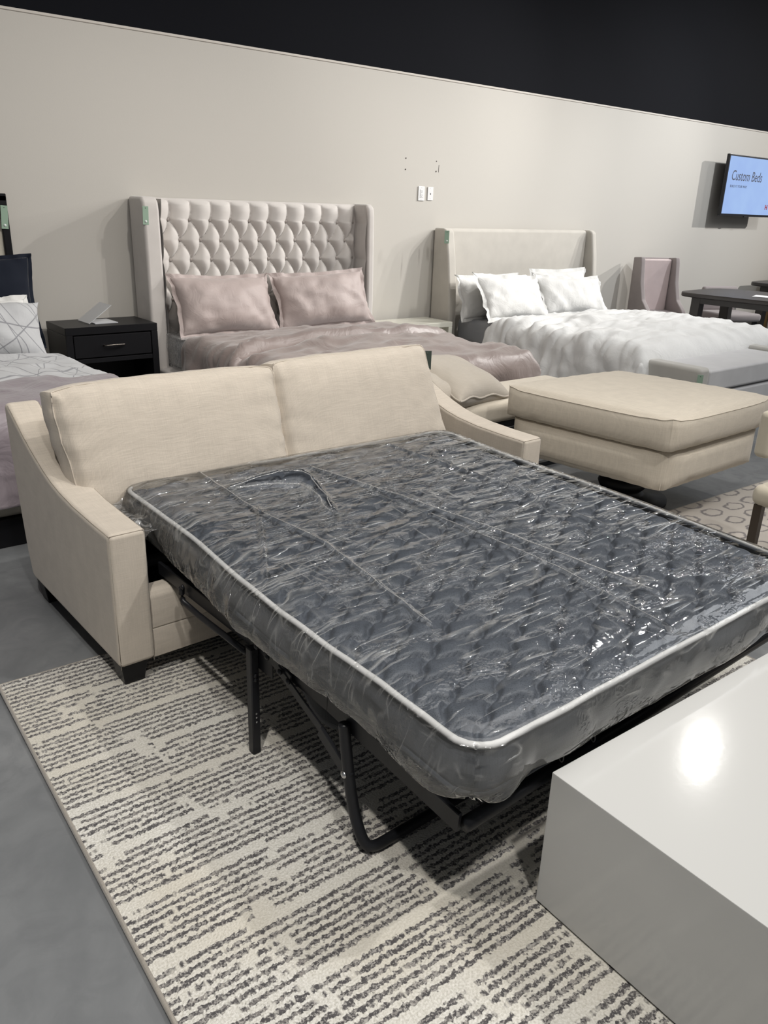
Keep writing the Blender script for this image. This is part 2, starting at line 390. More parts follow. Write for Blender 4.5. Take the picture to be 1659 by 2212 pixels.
def plastic(name, haze0=.02, haze1=.38, sc=1.0, gl_k=1.3, grad=True):
    """clear polythene film: see-through and smooth, with separate sharp creases and crinkled clusters"""
    m, nt, b = mat(name); nt.nodes.remove(b)
    out = nt.nodes['Material Output']; v3 = coords(nt)
    # the bag is slack and creased towards the cushions, drawn smooth at the foot
    sp = node(nt, 'ShaderNodeSeparateXYZ'); L(nt, v3, sp.inputs[0])
    slack = ramp(nt, math_(nt, 'MULTIPLY_ADD', sp.outputs[1], .55, .74), [(0.0, 0.0), (1.0, .15)]) if grad else None
    def crease(sx, sy, rot, dist, sharp, mscale, lo, hi):
        # a crease is the zero line of a stretched noise, kept only where a second noise allows
        n = node(nt, 'ShaderNodeTexNoise', Scale=1.0, Detail=1.5, Roughness=.5, Distortion=dist); L(nt, coords(nt, (sx*sc, sy*sc, 7*sc), (0, 0, rot)), n.inputs['Vector'])
        r = math_(nt, 'SUBTRACT', 1.0, math_(nt, 'MULTIPLY', math_(nt, 'ABSOLUTE', math_(nt, 'SUBTRACT', n.outputs[0], .5)), sharp), clamp=True)
        k = node(nt, 'ShaderNodeTexNoise', Scale=mscale*sc, Detail=1.0); L(nt, coords(nt, (1, 1.8, 1), (0, 0, rot), 'Object'), k.inputs['Vector'])
        kv = math_(nt, 'ADD', math_(nt, 'SUBTRACT', k.outputs[0], .085), slack) if grad else k.outputs[0]
        return math_(nt, 'MULTIPLY', math_(nt, 'POWER', r, 1.3), ramp(nt, kv, [(lo, 0.0), (hi, 1.0)])), n.outputs[0]
    a, na = crease(2.0, 12, .30, .7, 34, 5.0, .43, .59)
    c, nc = crease(3.0, 19, -.08, .5, 28, 6.5, .465, .61)
    d, nd = crease(7.5, 2.2, .55, .9, 44, 4.0, .50, .64)
    e, ne = crease(5.0, 30, .16, .4, 20, 9.0, .50, .64)
    cre = math_(nt, 'MAXIMUM', math_(nt, 'MAXIMUM', a, c), math_(nt, 'MAXIMUM', math_(nt, 'MULTIPLY', d, .7), math_(nt, 'MULTIPLY', e, .8)))
    ge = node(nt, 'ShaderNodeNewGeometry'); sn = node(nt, 'ShaderNodeSeparateXYZ'); L(nt, ge.outputs['True Normal'], sn.inputs[0])
    # film hanging down the sides is mixed milkier
    side = math_(nt, 'MULTIPLY', math_(nt, 'SUBTRACT', 1.0, math_(nt, 'ABSOLUTE', sn.outputs[2]), clamp=True), .20)
    hz = math_(nt, 'ADD', math_(nt, 'MULTIPLY_ADD', cre, haze1-haze0, haze0), side)
    # crinkled clusters that glint
    kk = node(nt, 'ShaderNodeTexNoise', Scale=5.5, Detail=2.0); L(nt, coords(nt, (1, 1.5, 1)), kk.inputs['Vector'])
    clus = ramp(nt, kk.outputs[0], [(.51, 0.04), (.64, 1.0)])
    vo = node(nt, 'ShaderNodeTexVoronoi', Scale=62.0*sc); vo.distance = 'EUCLIDEAN'
    wv = node(nt, 'ShaderNodeTexNoise', Scale=20.0, Detail=2.0); L(nt, v3, wv.inputs['Vector'])
    va = node(nt, 'ShaderNodeVectorMath', operation='SCALE'); va.inputs['Scale'].default_value = .10; L(nt, wv.outputs['Color'], va.inputs[0])
    vb = node(nt, 'ShaderNodeVectorMath', operation='ADD'); L(nt, coords(nt, (.35, 1, 1), (0, 0, .2)), vb.inputs[0]); L(nt, va.outputs[0], vb.inputs[1]); L(nt, vb.outputs[0], vo.inputs['Vector'])
    hgt = math_(nt, 'ADD', math_(nt, 'ADD', math_(nt, 'MULTIPLY', na, .16), math_(nt, 'MULTIPLY', nc, .09)), math_(nt, 'ADD', math_(nt, 'MULTIPLY', math_(nt, 'MULTIPLY', vo.outputs['Distance'], clus), .26), math_(nt, 'MULTIPLY', cre, .13)))
    bn = node(nt, 'ShaderNodeBump'); bn.inputs['Strength'].default_value = 1.0; bn.inputs['Distance'].default_value = .022/sc; L(nt, hgt, bn.inputs['Height'])
    tr = node(nt, 'ShaderNodeBsdfTransparent'); tr.inputs[0].default_value = (.97, .98, .99, 1)
    df = node(nt, 'ShaderNodeBsdfDiffuse'); df.inputs[0].default_value = (.58, .58, .56, 1)
    tl = node(nt, 'ShaderNodeBsdfTranslucent'); tl.inputs[0].default_value = (.55, .56, .55, 1)
    dt = node(nt, 'ShaderNodeMixShader'); dt.inputs[0].default_value = .35; L(nt, df.outputs[0], dt.inputs[1]); L(nt, tl.outputs[0], dt.inputs[2])
    gl = node(nt, 'ShaderNodeBsdfGlossy'); gl.inputs['Roughness'].default_value = .07; gl.inputs[0].default_value = (1, 1, 1, 1); L(nt, bn.outputs[0], gl.inputs['Normal'])
    fr = node(nt, 'ShaderNodeFresnel'); fr.inputs['IOR'].default_value = 1.45; 
    m1 = node(nt, 'ShaderNodeMixShader'); L(nt, hz, m1.inputs[0]); L(nt, tr.outputs[0], m1.inputs[1]); L(nt, dt.outputs[0], m1.inputs[2])
    m2 = node(nt, 'ShaderNodeMixShader'); L(nt, math_(nt, 'MULTIPLY', fr.outputs[0], gl_k, clamp=True), m2.inputs[0]); L(nt, m1.outputs[0], m2.inputs[1]); L(nt, gl.outputs[0], m2.inputs[2])
    L(nt, m2.outputs[0], out.inputs['Surface']); return m
M_WRAP = plastic('clear_polythene_wrap')

def film(name, milk=.22, gl=.16, sc=18.0, dist=.010):
    m, nt, b = mat(name); nt.nodes.remove(b); out = nt.nodes['Material Output']
    n = node(nt, 'ShaderNodeTexNoise', Scale=sc, Detail=2.0, Distortion=1.5); L(nt, coords(nt), n.inputs['Vector'])
    bn = node(nt, 'ShaderNodeBump'); bn.inputs['Strength'].default_value = 1; bn.inputs['Distance'].default_value = dist; L(nt, n.outputs[0], bn.inputs['Height'])
    r = math_(nt, 'SUBTRACT', 1.0, math_(nt, 'MULTIPLY', math_(nt, 'ABSOLUTE', math_(nt, 'SUBTRACT', n.outputs[0], .5)), 14.0), clamp=True)
    tr = node(nt, 'ShaderNodeBsdfTransparent'); df = node(nt, 'ShaderNodeBsdfDiffuse'); df.inputs[0].default_value = (.6, .6, .6, 1)
    g = node(nt, 'ShaderNodeBsdfGlossy'); g.inputs['Roughness'].default_value = .14; L(nt, bn.outputs[0], g.inputs['Normal'])
    a = node(nt, 'ShaderNodeMixShader'); L(nt, math_(nt, 'MULTIPLY_ADD', r, .30, milk), a.inputs[0]); L(nt, tr.outputs[0], a.inputs[1]); L(nt, df.outputs[0], a.inputs[2])
    c = node(nt, 'ShaderNodeMixShader'); c.inputs[0].default_value = gl; L(nt, a.outputs[0], c.inputs[1]); L(nt, g.outputs[0], c.inputs[2])
    L(nt, c.outputs[0], out.inputs['Surface']); return m
M_GLINT_LIP = film('milky_glint_and_tear_film', .34, .22, 40.0, .006); M_FILM = film('loose_clear_film'); M_FILM2 = film('bunched_bag_film', .08, .14, 14.0, .012)

def rug_stripes():
    m, nt, b = mat('striped_berber_rug')
    tc = node(nt, 'ShaderNodeTexCoord'); sep = node(nt, 'ShaderNodeSeparateXYZ'); OB = tc.outputs['Object']
    L(nt, OB, sep.inputs[0]); X, Y = sep.outputs[0], sep.outputs[1]
    def nz(scale, det=2.0, rough=.5, vec=None, dist=0.0):
        n = node(nt, 'ShaderNodeTexNoise', Scale=scale, Detail=det, Roughness=rough, Distortion=dist); L(nt, vec if vec is not None else OB, n.inputs['Vector']); return n.outputs[0]
    def comb(a, c, d=None):
        k = node(nt, 'ShaderNodeCombineXYZ')
        for i, q in enumerate((a, c, d)):
            if q is not None: L(nt, q, k.inputs[i])
        return k.outputs[0]
    P = .0230
    yw = math_(nt, 'ADD', Y, math_(nt, 'MULTIPLY', math_(nt, 'SUBTRACT', nz(70, 2.0), .5), .013))
    yw = math_(nt, 'ADD', yw, math_(nt, 'MULTIPLY', math_(nt, 'SUBTRACT', nz(2.0, 1.0), .5), .016))
    row = math_(nt, 'DIVIDE', yw, P); ri = math_(nt, 'FLOOR', row); fr = math_(nt, 'SUBTRACT', row, ri)
    # column patches about 25 to 40 cm wide shift the groups of lines against each other
    colx = math_(nt, 'ADD', math_(nt, 'MULTIPLY', X, 3.1), math_(nt, 'MULTIPLY', nz(1.5, 1.0), 2.2))
    patch = node(nt, 'ShaderNodeTexWhiteNoise', noise_dimensions='1D'); L(nt, math_(nt, 'FLOOR', colx), patch.inputs['W'])
    gsh = math_(nt, 'FLOOR', math_(nt, 'MULTIPLY', patch.outputs[0], 2.2))
    grp = math_(nt, 'ADD', ri, gsh)
    mo = math_(nt, 'WRAP', grp, 8.0, 0.0); bandm = math_(nt, 'GREATER_THAN', mo, 0.9)
    bandm2 = math_(nt, 'MAXIMUM', bandm, math_(nt, 'GREATER_THAN', nz(2.6, 1.0), .66))
    dashn = nz(1.0, 3.0, .65, comb(math_(nt, 'MULTIPLY', X, 17), math_(nt, 'MULTIPLY', ri, 3.71)))
    pile = nz(190.0, 3.0); lump = nz(95.0, 2.0)
    # fading: long lines wear thin in soft patches and at the patch borders
    bord = math_(nt, 'SUBTRACT', colx, math_(nt, 'FLOOR', colx))
    bfade = ramp(nt, math_(nt, 'ABSOLUTE', math_(nt, 'SUBTRACT', bord, .5)), [(.36, 0.0), (.50, .11)])
    nf = nz(1.0, 3.0, .6, comb(math_(nt, 'MULTIPLY', X, 4.5), math_(nt, 'MULTIPLY', Y, 6.5)))
    thr = math_(nt, 'ADD', math_(nt, 'ADD', .375, bfade), math_(nt, 'MULTIPLY', math_(nt, 'SUBTRACT', .50, nf), .50))
    dash = ramp(nt, math_(nt, 'SUBTRACT', math_(nt, 'ADD', dashn, math_(nt, 'MULTIPLY', lump, .10)), math_(nt, 'ADD', thr, .02)), [(.0, 0.0), (.045, 1.0)])
    wid = math_(nt, 'ADD', math_(nt, 'ABSOLUTE', math_(nt, 'SUBTRACT', fr, .5)), math_(nt, 'MULTIPLY', math_(nt, 'SUBTRACT', lump, .5), 1.0))
    rm = ramp(nt, wid, [(.20, 1.0), (.30, 0.0)])
    msk = math_(nt, 'MULTIPLY', math_(nt, 'MULTIPLY', rm, bandm2), dash)
    cream = mixc(nt, ramp(nt, pile, [(.3, 0.0), (.7, 1.0)]), (.56, .54, .48), (.84, .82, .77))
    cream2 = mixc(nt, ramp(nt, nz(1.7, 2.0), [(.42, 0.0), (.62, .55)]), cream, (.62, .57, .47))
    tone = nz(1.0, 2.0, .5, comb(math_(nt, 'MULTIPLY', X, 8), math_(nt, 'MULTIPLY', ri, 1.3)))
    darkc = mixc(nt, ramp(nt, tone, [(.36, 0.0), (.60, 1.0)]), (.30, .28, .26), (.060, .055, .062))
    dk0 = mixc(nt, ramp(nt, nz(130.0, 2.0), [(.42, 0.0), (.52, 1.0)]), darkc, (.045, .042, .048))
    dk = mixc(nt, ramp(nt, nz(160.0, 2.0, .5, None, .6), [(.50, 0.0), (.60, .75)]), dk0, (.46, .44, .41))
    L(nt, mixc(nt, math_(nt, 'MULTIPLY', msk, .93), cream2, dk), b.inputs['Base Color'])
    b.inputs['Roughness'].default_value = .95; b.inputs['Sheen Weight'].default_value = .2; b.inputs['Specular IOR Level'].default_value = .1
    bump(nt, b, math_(nt, 'SUBTRACT', pile, math_(nt, 'MULTIPLY', msk, .5)), .6, .005); return m
def rug_cloud():
    m, nt, b = mat('cloud_motif_rug')
    tc = node(nt, 'ShaderNodeTexCoord'); mp = node(nt, 'ShaderNodeMapping'); mp.inputs['Scale'].default_value = (5.2, 7.5, 1); L(nt, tc.outputs['Object'], mp.inputs[0])
    wob = node(nt, 'ShaderNodeTexNoise', Scale=22.0, Detail=2.0); L(nt, tc.outputs['Object'], wob.inputs['Vector'])
    vo = node(nt, 'ShaderNodeTexVoronoi', Scale=1.0, Randomness=.12); 
    ad = node(nt, 'ShaderNodeVectorMath', operation='ADD'); sb = node(nt, 'ShaderNodeVectorMath', operation='SCALE'); sb.inputs['Scale'].default_value = .28
    L(nt, wob.outputs['Color'], sb.inputs[0]); L(nt, mp.outputs[0], ad.inputs[0]); L(nt, sb.outputs[0], ad.inputs[1]); L(nt, ad.outputs[0], vo.inputs['Vector'])
    ringm = ramp(nt, vo.outputs['Distance'], [(.27, 0.0), (.31, 1.0), (.36, 1.0), (.40, 0.0)])
    n = node(nt, 'ShaderNodeTexNoise', Scale=3.0, Detail=5.0); L(nt, tc.outputs['Object'], n.inputs['Vector'])
    base = mixc(nt, n.outputs[0], (.58, .53, .47), (.42, .39, .36))
    L(nt, mixc(nt, math_(nt, 'MULTIPLY', ringm, .75), base, (.12, .11, .12)), b.inputs['Base Color']); b.inputs['Roughness'].default_value = .95
    return m

# ---------------------------------------------------------------- the setting
def struct(name, bm, m, smooth=False): o = link(name, bm, m, None, smooth); o['kind'] = 'structure'; return o
struct('floor', box_bm((-5, -4, -.1), (16, 6.0, 0)), M_CONC)
wb = struct('wall_back', box_bm((-5, 5.85, 0), (16, 6.0, 2.555)), M_WALL)
struct('trim_1', box_bm((-5, 5.843, 2.543), (16, 6.0, 2.56), .003, 1), M_TRIM)
struct('wall_upper_back', box_bm((-5, 5.86, 2.561), (16, 6.0, 5.0)), M_BLACKP)
struct('ceiling', box_bm((-5, -4, 5.0), (16, 6.0, 5.1)), M_BLACKP)
# screw holes and a scuff left in the wall plaster
M_HOLE = plain('plaster_hole', (.09, .075, .07), .9)
for x, z, s in ((4.88, 1.90, .005), (4.88, 1.81, .005), (5.24, 1.895, .0045), (5.24, 1.81, .0055)):
    o = link('screw_hole', box_bm((-s, -.001, -s), (s, .001, s*1.2), .003, 1), M_HOLE, wb, False, (x, 5.8495, z))
link('wall_scuff', box_bm((-.0018, -.001, -.03), (.0018, .001, .03)), M_HOLE, wb, False, (5.272, 5.8495, 1.835))

# ---------------------------------------------------------------- rugs
M_RUG = rug_stripes(); M_RUGE = linen('rug_binding', (.36, .33, .29), .2)
def rug(name, label, x0, x1, y0, y1, rz, m, piv):
    r = root(name, (piv[0], piv[1], 0.001), label, 'rug', rz)
    link('pile', box_bm((x0, y0, 0), (x1, y1, .011), .003, 2), m, r)
    path = [(x0, y0, .006), (x1, y0, .006), (x1, y1, .006), (x0, y1, .006)]
    link('binding', tube_bm([path[0], path[1], path[2], path[3]], .007, 8, True), M_RUGE, r)
    return r
rug('area_rug', 'cream area rug with broken charcoal dashes under the opened sleeper sofa', 0, 2.25, -3.4, 0, math.radians(-1.6), M_RUG, (.44, 2.485))
rug('area_rug', 'pale rug with grey cloud outlines under the cream dining armchair', 0, 3.4, -2.6, 0, math.radians(-2.0), rug_cloud(), (3.0, 2.20))

# ---------------------------------------------------------------- sleeper sofa
PH = math.radians(1.3)
def build_sofa():
    S = root('sleeper_sofa', (.748, 2.22, 0), 'cream linen sleeper sofa opened out with two back cushions', 'sofa', PH)
    prof = [(0, .09), (0, .552), (.15, .554), (.30, .560), (.42, .573), (.50, .589), (.57, .610), (.64, .637), (.70, .663), (.76, .693), (.82, .728), (.86, .752), (.90, .772), (.935, .775), (.93, .60), (.905, .35), (.885, .2), (.86, .11), (.84, .09)]
    for x0, x1, xs in ((0, .122, 0), (1.885, 2.01, 2.01)):
        b = prism(prof, x0, x1, 'x', .018, 4)
        a = link('arm', b, M_SOFA, S, True, angle=50)
        # seam along outer edge of the arm
        for xx in (x0+.0055, x1-.0055):
            pts = [(xx, max(p[0], .0055), p[1]-.0052) for p in prof[:13]]
            link('seam', tube_bm([(xx, .0055, .11)]+pts, .0014, 6), M_SEAM, a)
        link('seam', tube_bm([(x0+.0055, .0055, .5468), (x1-.0055, .0055, .5468)], .0014, 6), M_SEAM, a)
    link('back_frame', box_bm((.118, .74, .09), (1.89, .925, .755), .02, 3), M_SOFA, S, True, angle=50)
    # front rail with a horizontal seam and a soft rounded top
    fr = prism([(.012, .09), (.003, .14), (.008, .19), (.013, .195), (.008, .20), (.003, .25), (.008, .30), (.022, .322), (.05, .328), (.085, .322), (.09, .30), (.09, .09)], .122, 1.885, 'x')
    link('front_rail', fr, M_SOFA, S, True, angle=60)
    link('cavity_shade_panel', box_bm((.124, .095, .10), (1.883, .735, .13)), M_CAVITY, S, False)  # black panels added to darken the open cavity between the arms
    for x in (.123, 1.872): link('cavity_shade_panel', box_bm((x, .10, .12), (x+.012, .73, .50 if x < 1 else .34)), M_CAVITY, S, False)
    link('cavity_shade_panel', box_bm((.13, .70, .12), (1.87, .735, .44)), M_CAVITY, S, False)
    # tapered block legs
    for x, y in ((.055, .06), (1.955, .06), (.055, .80), (1.955, .80)):
        b = box_bm((-.045, -.045, .013 if y < .4 else .001), (.045, .045, .092), .003, 1)
        for v in b.verts:
            k = .70+.30*(v.co.z/.09); v.co.x *= k; v.co.y *= k
        link('leg', b, M_BLKW, S, False, (x, y, 0))
    # back cushions
    for i, (cx, wd) in enumerate(((.505, .83), (1.372, .895))):
        b, path = boxed_cushion(wd, .455+.02*i, .15, .05, .03, 52, .005, i*3, edge=.012)
        def soft(q, i=i, wd=wd):
            # wavy crown and slack sides of a well filled cushion
            q = Vector(q); sx = q.x/wd*2
            if q.y > .1: q.y += .006*noise.noise(Vector((q.x*9, i*3.3, 1)))*(q.y/.23)
            q.y -= (.012 if q.y > 0 else 0)*abs(sx)**6*(1 if (i == 0) else -.5 if sx > 0 else 1)
            if abs(sx) > .9: q.x += .006*noise.noise(Vector((q.y*14, i*5+sx, 4)))
            return q
        M = Matrix.Translation((cx, .605, .640)) @ Matrix.Rotation(math.radians(73), 4, 'X')
        def place(q, i=i, cx=cx, wd=wd):
            q = M @ soft(q); k = (q.z-.42)/.48; f = (q.x-cx+wd/2)/wd
            q.x += (-.055*k*(1-f)) if i == 0 else (-.065*k*f-.012*k); return q
        for v in b.verts: v.co = place(v.co)
        c = link('back_cushion', b, M_SOFA, S, True)
        link('piping', tube_bm([place(p) for p in path], .0030, 6, True), M_SOFA, c)
    # pull-out mechanism
    for sx, s in ((.20, 1), (1.66, -1)):
        r = bar((sx, .10, .360), (sx, -.46, .362), .012, .045); merge(r, bar((sx, -.46, .362), (sx, -.85, .350), .012, .05)); merge(r, bar((sx, -.85, .350), (sx, -1.31, .305), .012, .05)); link('side_rail', r, M_BLK, S, False)
        link('flange', bar((sx+.014*s, .05, .383), (sx+.014*s, -.85, .372), .035, .004, .001), M_BLK, S, False)
        link('link_bar', tube_bm([(sx-.02*s, -.10, .372), (sx-.02*s, -.095, .34), (sx-.02*s, -.11, .318), (sx-.02*s, -.48, .325)], .0095, 8, False, None, 1), M_BLK, S)
        lg = link('support_leg', box_bm((sx-.035, -.535, .013), (sx-.009, -.507, .36), .003, 1), M_BLK, S, False)
        for z in (.150, .137, .122): link('adjustment_hole', lathe([(.003, 0), (.003, .001)], 8), M_CHROME, lg, True, (sx-.022, -.5355, z), (PI/2, 0, 0))
        for z in (.275, .262): link('bolt', lathe([(.007, 0), (.006, .004)], 8), M_BLK, lg, True, (sx-.022, -.5355, z), (PI/2, 0, 0))
        link('hinge_plate', box_bm((sx-.008, -.60, .29), (sx-.003, -.49, .39), .002, 1), M_BLK, S, False)
        link('brace_bar', bar((sx-.01, -.55, .37), (sx-.012, -.70, .34), .006, .035), M_BLK, S, False)
        link('brace_bar', bar((sx-.015, -.64, .350), (sx-.015, -.86, .262), .005, .028), M_BLK, S, False)
        link('brace_bar', bar((sx-.02, -.84, .272), (sx-.02, -.965, .205), .01, .035), M_BLK, S, False)
        for y, z in ((-.545, .372), (-.60, .365), (-.66, .350), (-.70, .342), (-.11, .378), (-.105, .32), (-.48, .325)):
            link('rivet', lathe([(.008, 0), (.009, .004), (.004, .008)], 10), M_BLK, S, True, (sx-.02, y, z), (0, -PI/2*s, 0))
        link('rivet', lathe([(.010, 0), (.010, .004), (.004, .008)], 12), M_CHROME, S, True, (sx-.030*s, -.955, .215), (0, -PI/2*s, 0))
    hoop = [(.182, -.935, .345), (.182, -.945, .27), (.182, -.975, .12), (.184, -1.015, .044), (.20, -1.03, .028), (.25, -1.033, .027), (1.60, -1.033, .027), (1.65, -1.03, .028), (1.675, -1.015, .044), (1.678, -.975, .12), (1.678, -.935, .345)]
    link('foot_hoop', tube_bm(hoop, .0145, 12, False, None, 2), M_BLK, S)
    link('cross_bar', tube_bm([(.207, -1.318, .302), (1.655, -1.318, .302)], .017, 12), M_BLK, S)
    link('cross_bar', bar((.2, -.50, .36), (1.66, -.50, .36), .03, .004), M_BLK, S, False)
    # black sling deck that carries the mattress, sagging a little
    def sl(s, t):
        return (.205+1.45*s, -1.28+1.35*t, .362-.02*math.sin(PI*s)*math.sin(PI*t))
    o = link('sling_deck', grid_bm(24, 24, sl), M_CLOTHD, S); solidify(o, .003)
    def sl2(s, t):
        y = -.55-.46*s; d = .10*math.sin(PI*s)**.8
        return (.235+.012*math.sin(9*s), y, .345-d*t-.05*(1-t)*0)
    o = link('sling_flap', grid_bm(20, 6, sl2), M_CLOTHD, S); solidify(o, .003)
    for x in (.51, .63, 1.255, 1.37, 1.50):   # wire spring clips over the end bar
        link('wire_clip', tube_bm([(x-.006, -1.318, .372), (x-.006, -1.325, .33), (x+.004, -1.327, .317), (x+.013, -1.325, .325), (x+.018, -1.312, .372)], .0017, 6, False, None, 1), M_CHROME, S)
    return S
SOFA = build_sofa()

# ---------------------------------------------------------------- sleeper mattress
MC = dict(FL=(.185, -1.345, .505), FR=(1.665, -1.37, .505), HR=(1.705, .335, .550), HL=(.225, .405, .550))
def mpt(s, t, dz=0):
    """s across 0..1, t foot..head 0..1 -> sofa frame"""
    a = [MC['FL'][i]*(1-s)+MC['FR'][i]*s for i in range(3)]; b = [MC['HL'][i]*(1-s)+MC['HR'][i]*s for i in range(3)]
    p = [a[i]*(1-t)+b[i]*t for i in range(3)]
    p[0] += .008*math.sin(t*9+1)*(1-abs(2*s-1))**0*math.copysign(1, s-.5)*-1*(abs(2*s-1)**4)
    return Vector((p[0], p[1], p[2]+dz))
MW, ML = 1.48, 1.73
def rr(s, t, rad=.075):
    """pull unit-square coordinates into a rounded rectangle"""
    x, y = (s-.5)*MW, (t-.5)*ML; a, c = MW/2-rad, ML/2-rad
    dx, dy = abs(x)-a, abs(y)-c
    if dx > 0 and dy > 0:
        m_ = max(dx, dy); l = math.hypot(dx, dy)
        if l > 0: k = m_/l; dx *= k; dy *= k
        x, y = math.copysign(a+dx, x), math.copysign(c+dy, y)
    return x/MW+.5, y/ML+.5
def quilt_h(x, y):
    # ogee stitch lines: two wavy diagonal families, cells 16 x 10 cm
    p, q = (x+.654)/.164, (y+.60)/.102
    A = p+q+.075*math.sin(2*PI*(p-q)); B = p-q-.075*math.sin(2*PI*(p+q))
    d = min(abs(A-round(A)), abs(B-round(B)))
    e = abs(A-round(A))*abs(B-round(B))*4
    return .48*smooth01(d/.15)+.52*math.sqrt(e)
def edge_pts(n, inset=0):
    out = []
    for i in range(n): out.append((i/n, 0))
    for i in range(n): out.append((1, i/n))
    for i in range(n): out.append((1-i/n, 1))
    for i in range(n): out.append((0, 1-i/n))
    res = []
    for s, t in out:
        s, t = rr(s, t); res.append((s, t))
    return res
def build_mattress():
    Mt = root('sleeper_mattress', (.748, 2.22, 0), 'thin slate quilted mattress with white piping on the pulled out sofa frame', 'mattress', PH)
    def top(s, t):
        S_, T_ = rr(s, t); x, y = (S_-.5)*MW, (T_-.5)*ML
        e = min(MW/2-abs(x), ML/2-abs(y)); k = smooth01(e/.06)
        return mpt(S_, T_, -.020 + (.030*quilt_h(x, y)+.003*fbm(x, y, 0, 3))*k)
    link('quilted_top', grid_bm(300, 350, top), M_QUILT, Mt)
    E = edge_pts(60)
    b = bmesh.new(); N = len(E); rings = []
    for q in range(7):
        k = q/6; bulge = 1+.008*math.sin(PI*k)
        rings.append([b.verts.new(mpt((s-.5)*bulge+.5, (t-.5)*bulge+.5, -.006-.118*k+.0*s)) for s, t in E])
    for A, B in zip(rings, rings[1:]):
        for i in range(N): b.faces.new((A[i], A[(i+1) % N], B[(i+1) % N], B[i]))
    b.faces.new(rings[-1])
    link('side_border', b, M_QSIDE, Mt)
    for dz, pm, pr in ((-.002, M_PIPE, .0078), (-.122, M_QSIDE, .006)):
        link('piping', tube_bm([mpt((s-.5)*1.004+.5, (t-.5)*1.004+.5, dz+.0035*fbm(s*4, t*4, dz, 2)) for s, t in E], pr, 8, True), pm, Mt)
    return Mt
build_mattress()

TEAR = [(0.487, 0.128), (0.627, 0.165), (0.716, 0.181), (0.795, 0.146), (0.793, 0.083), (0.732, -0.088), (0.668, -0.234), (0.668, -0.198), (0.716, -0.055), (0.724, 0.035), (0.672, 0.083), (0.595, 0.113)]
def inpoly(x, y, P):
    c = False; j = len(P)-1
    for i in range(len(P)):
        if (P[i][1] > y) != (P[j][1] > y) and x < (P[j][0]-P[i][0])*(y-P[i][1])/(P[j][1]-P[i][1])+P[i][0]: c = not c
        j = i
    return c
SEAMS = [[(0.858, 0.177), (0.948, -0.257), (1.017, -0.689), (1.045, -0.986), (1.066, -1.187)], [(0.478, 0.338), (0.462, -0.104), (0.501, -0.41), (0.452, -0.789), (0.43, -0.95)], [(0.922, -0.427), (0.956, -0.922), (0.919, -1.32)], [(0.484, -0.068), (0.319, -0.363), (0.17, -0.615)], [(1.3, .25), (1.36, -.4), (1.33, -1.2)]]
def dseg(x, y, a, b):
    vx, vy = b[0]-a[0], b[1]-a[1]; t = max(0, min(1, ((x-a[0])*vx+(y-a[1])*vy)/(vx*vx+vy*vy)))
    return math.hypot(x-a[0]-t*vx, y-a[1]-t*vy)
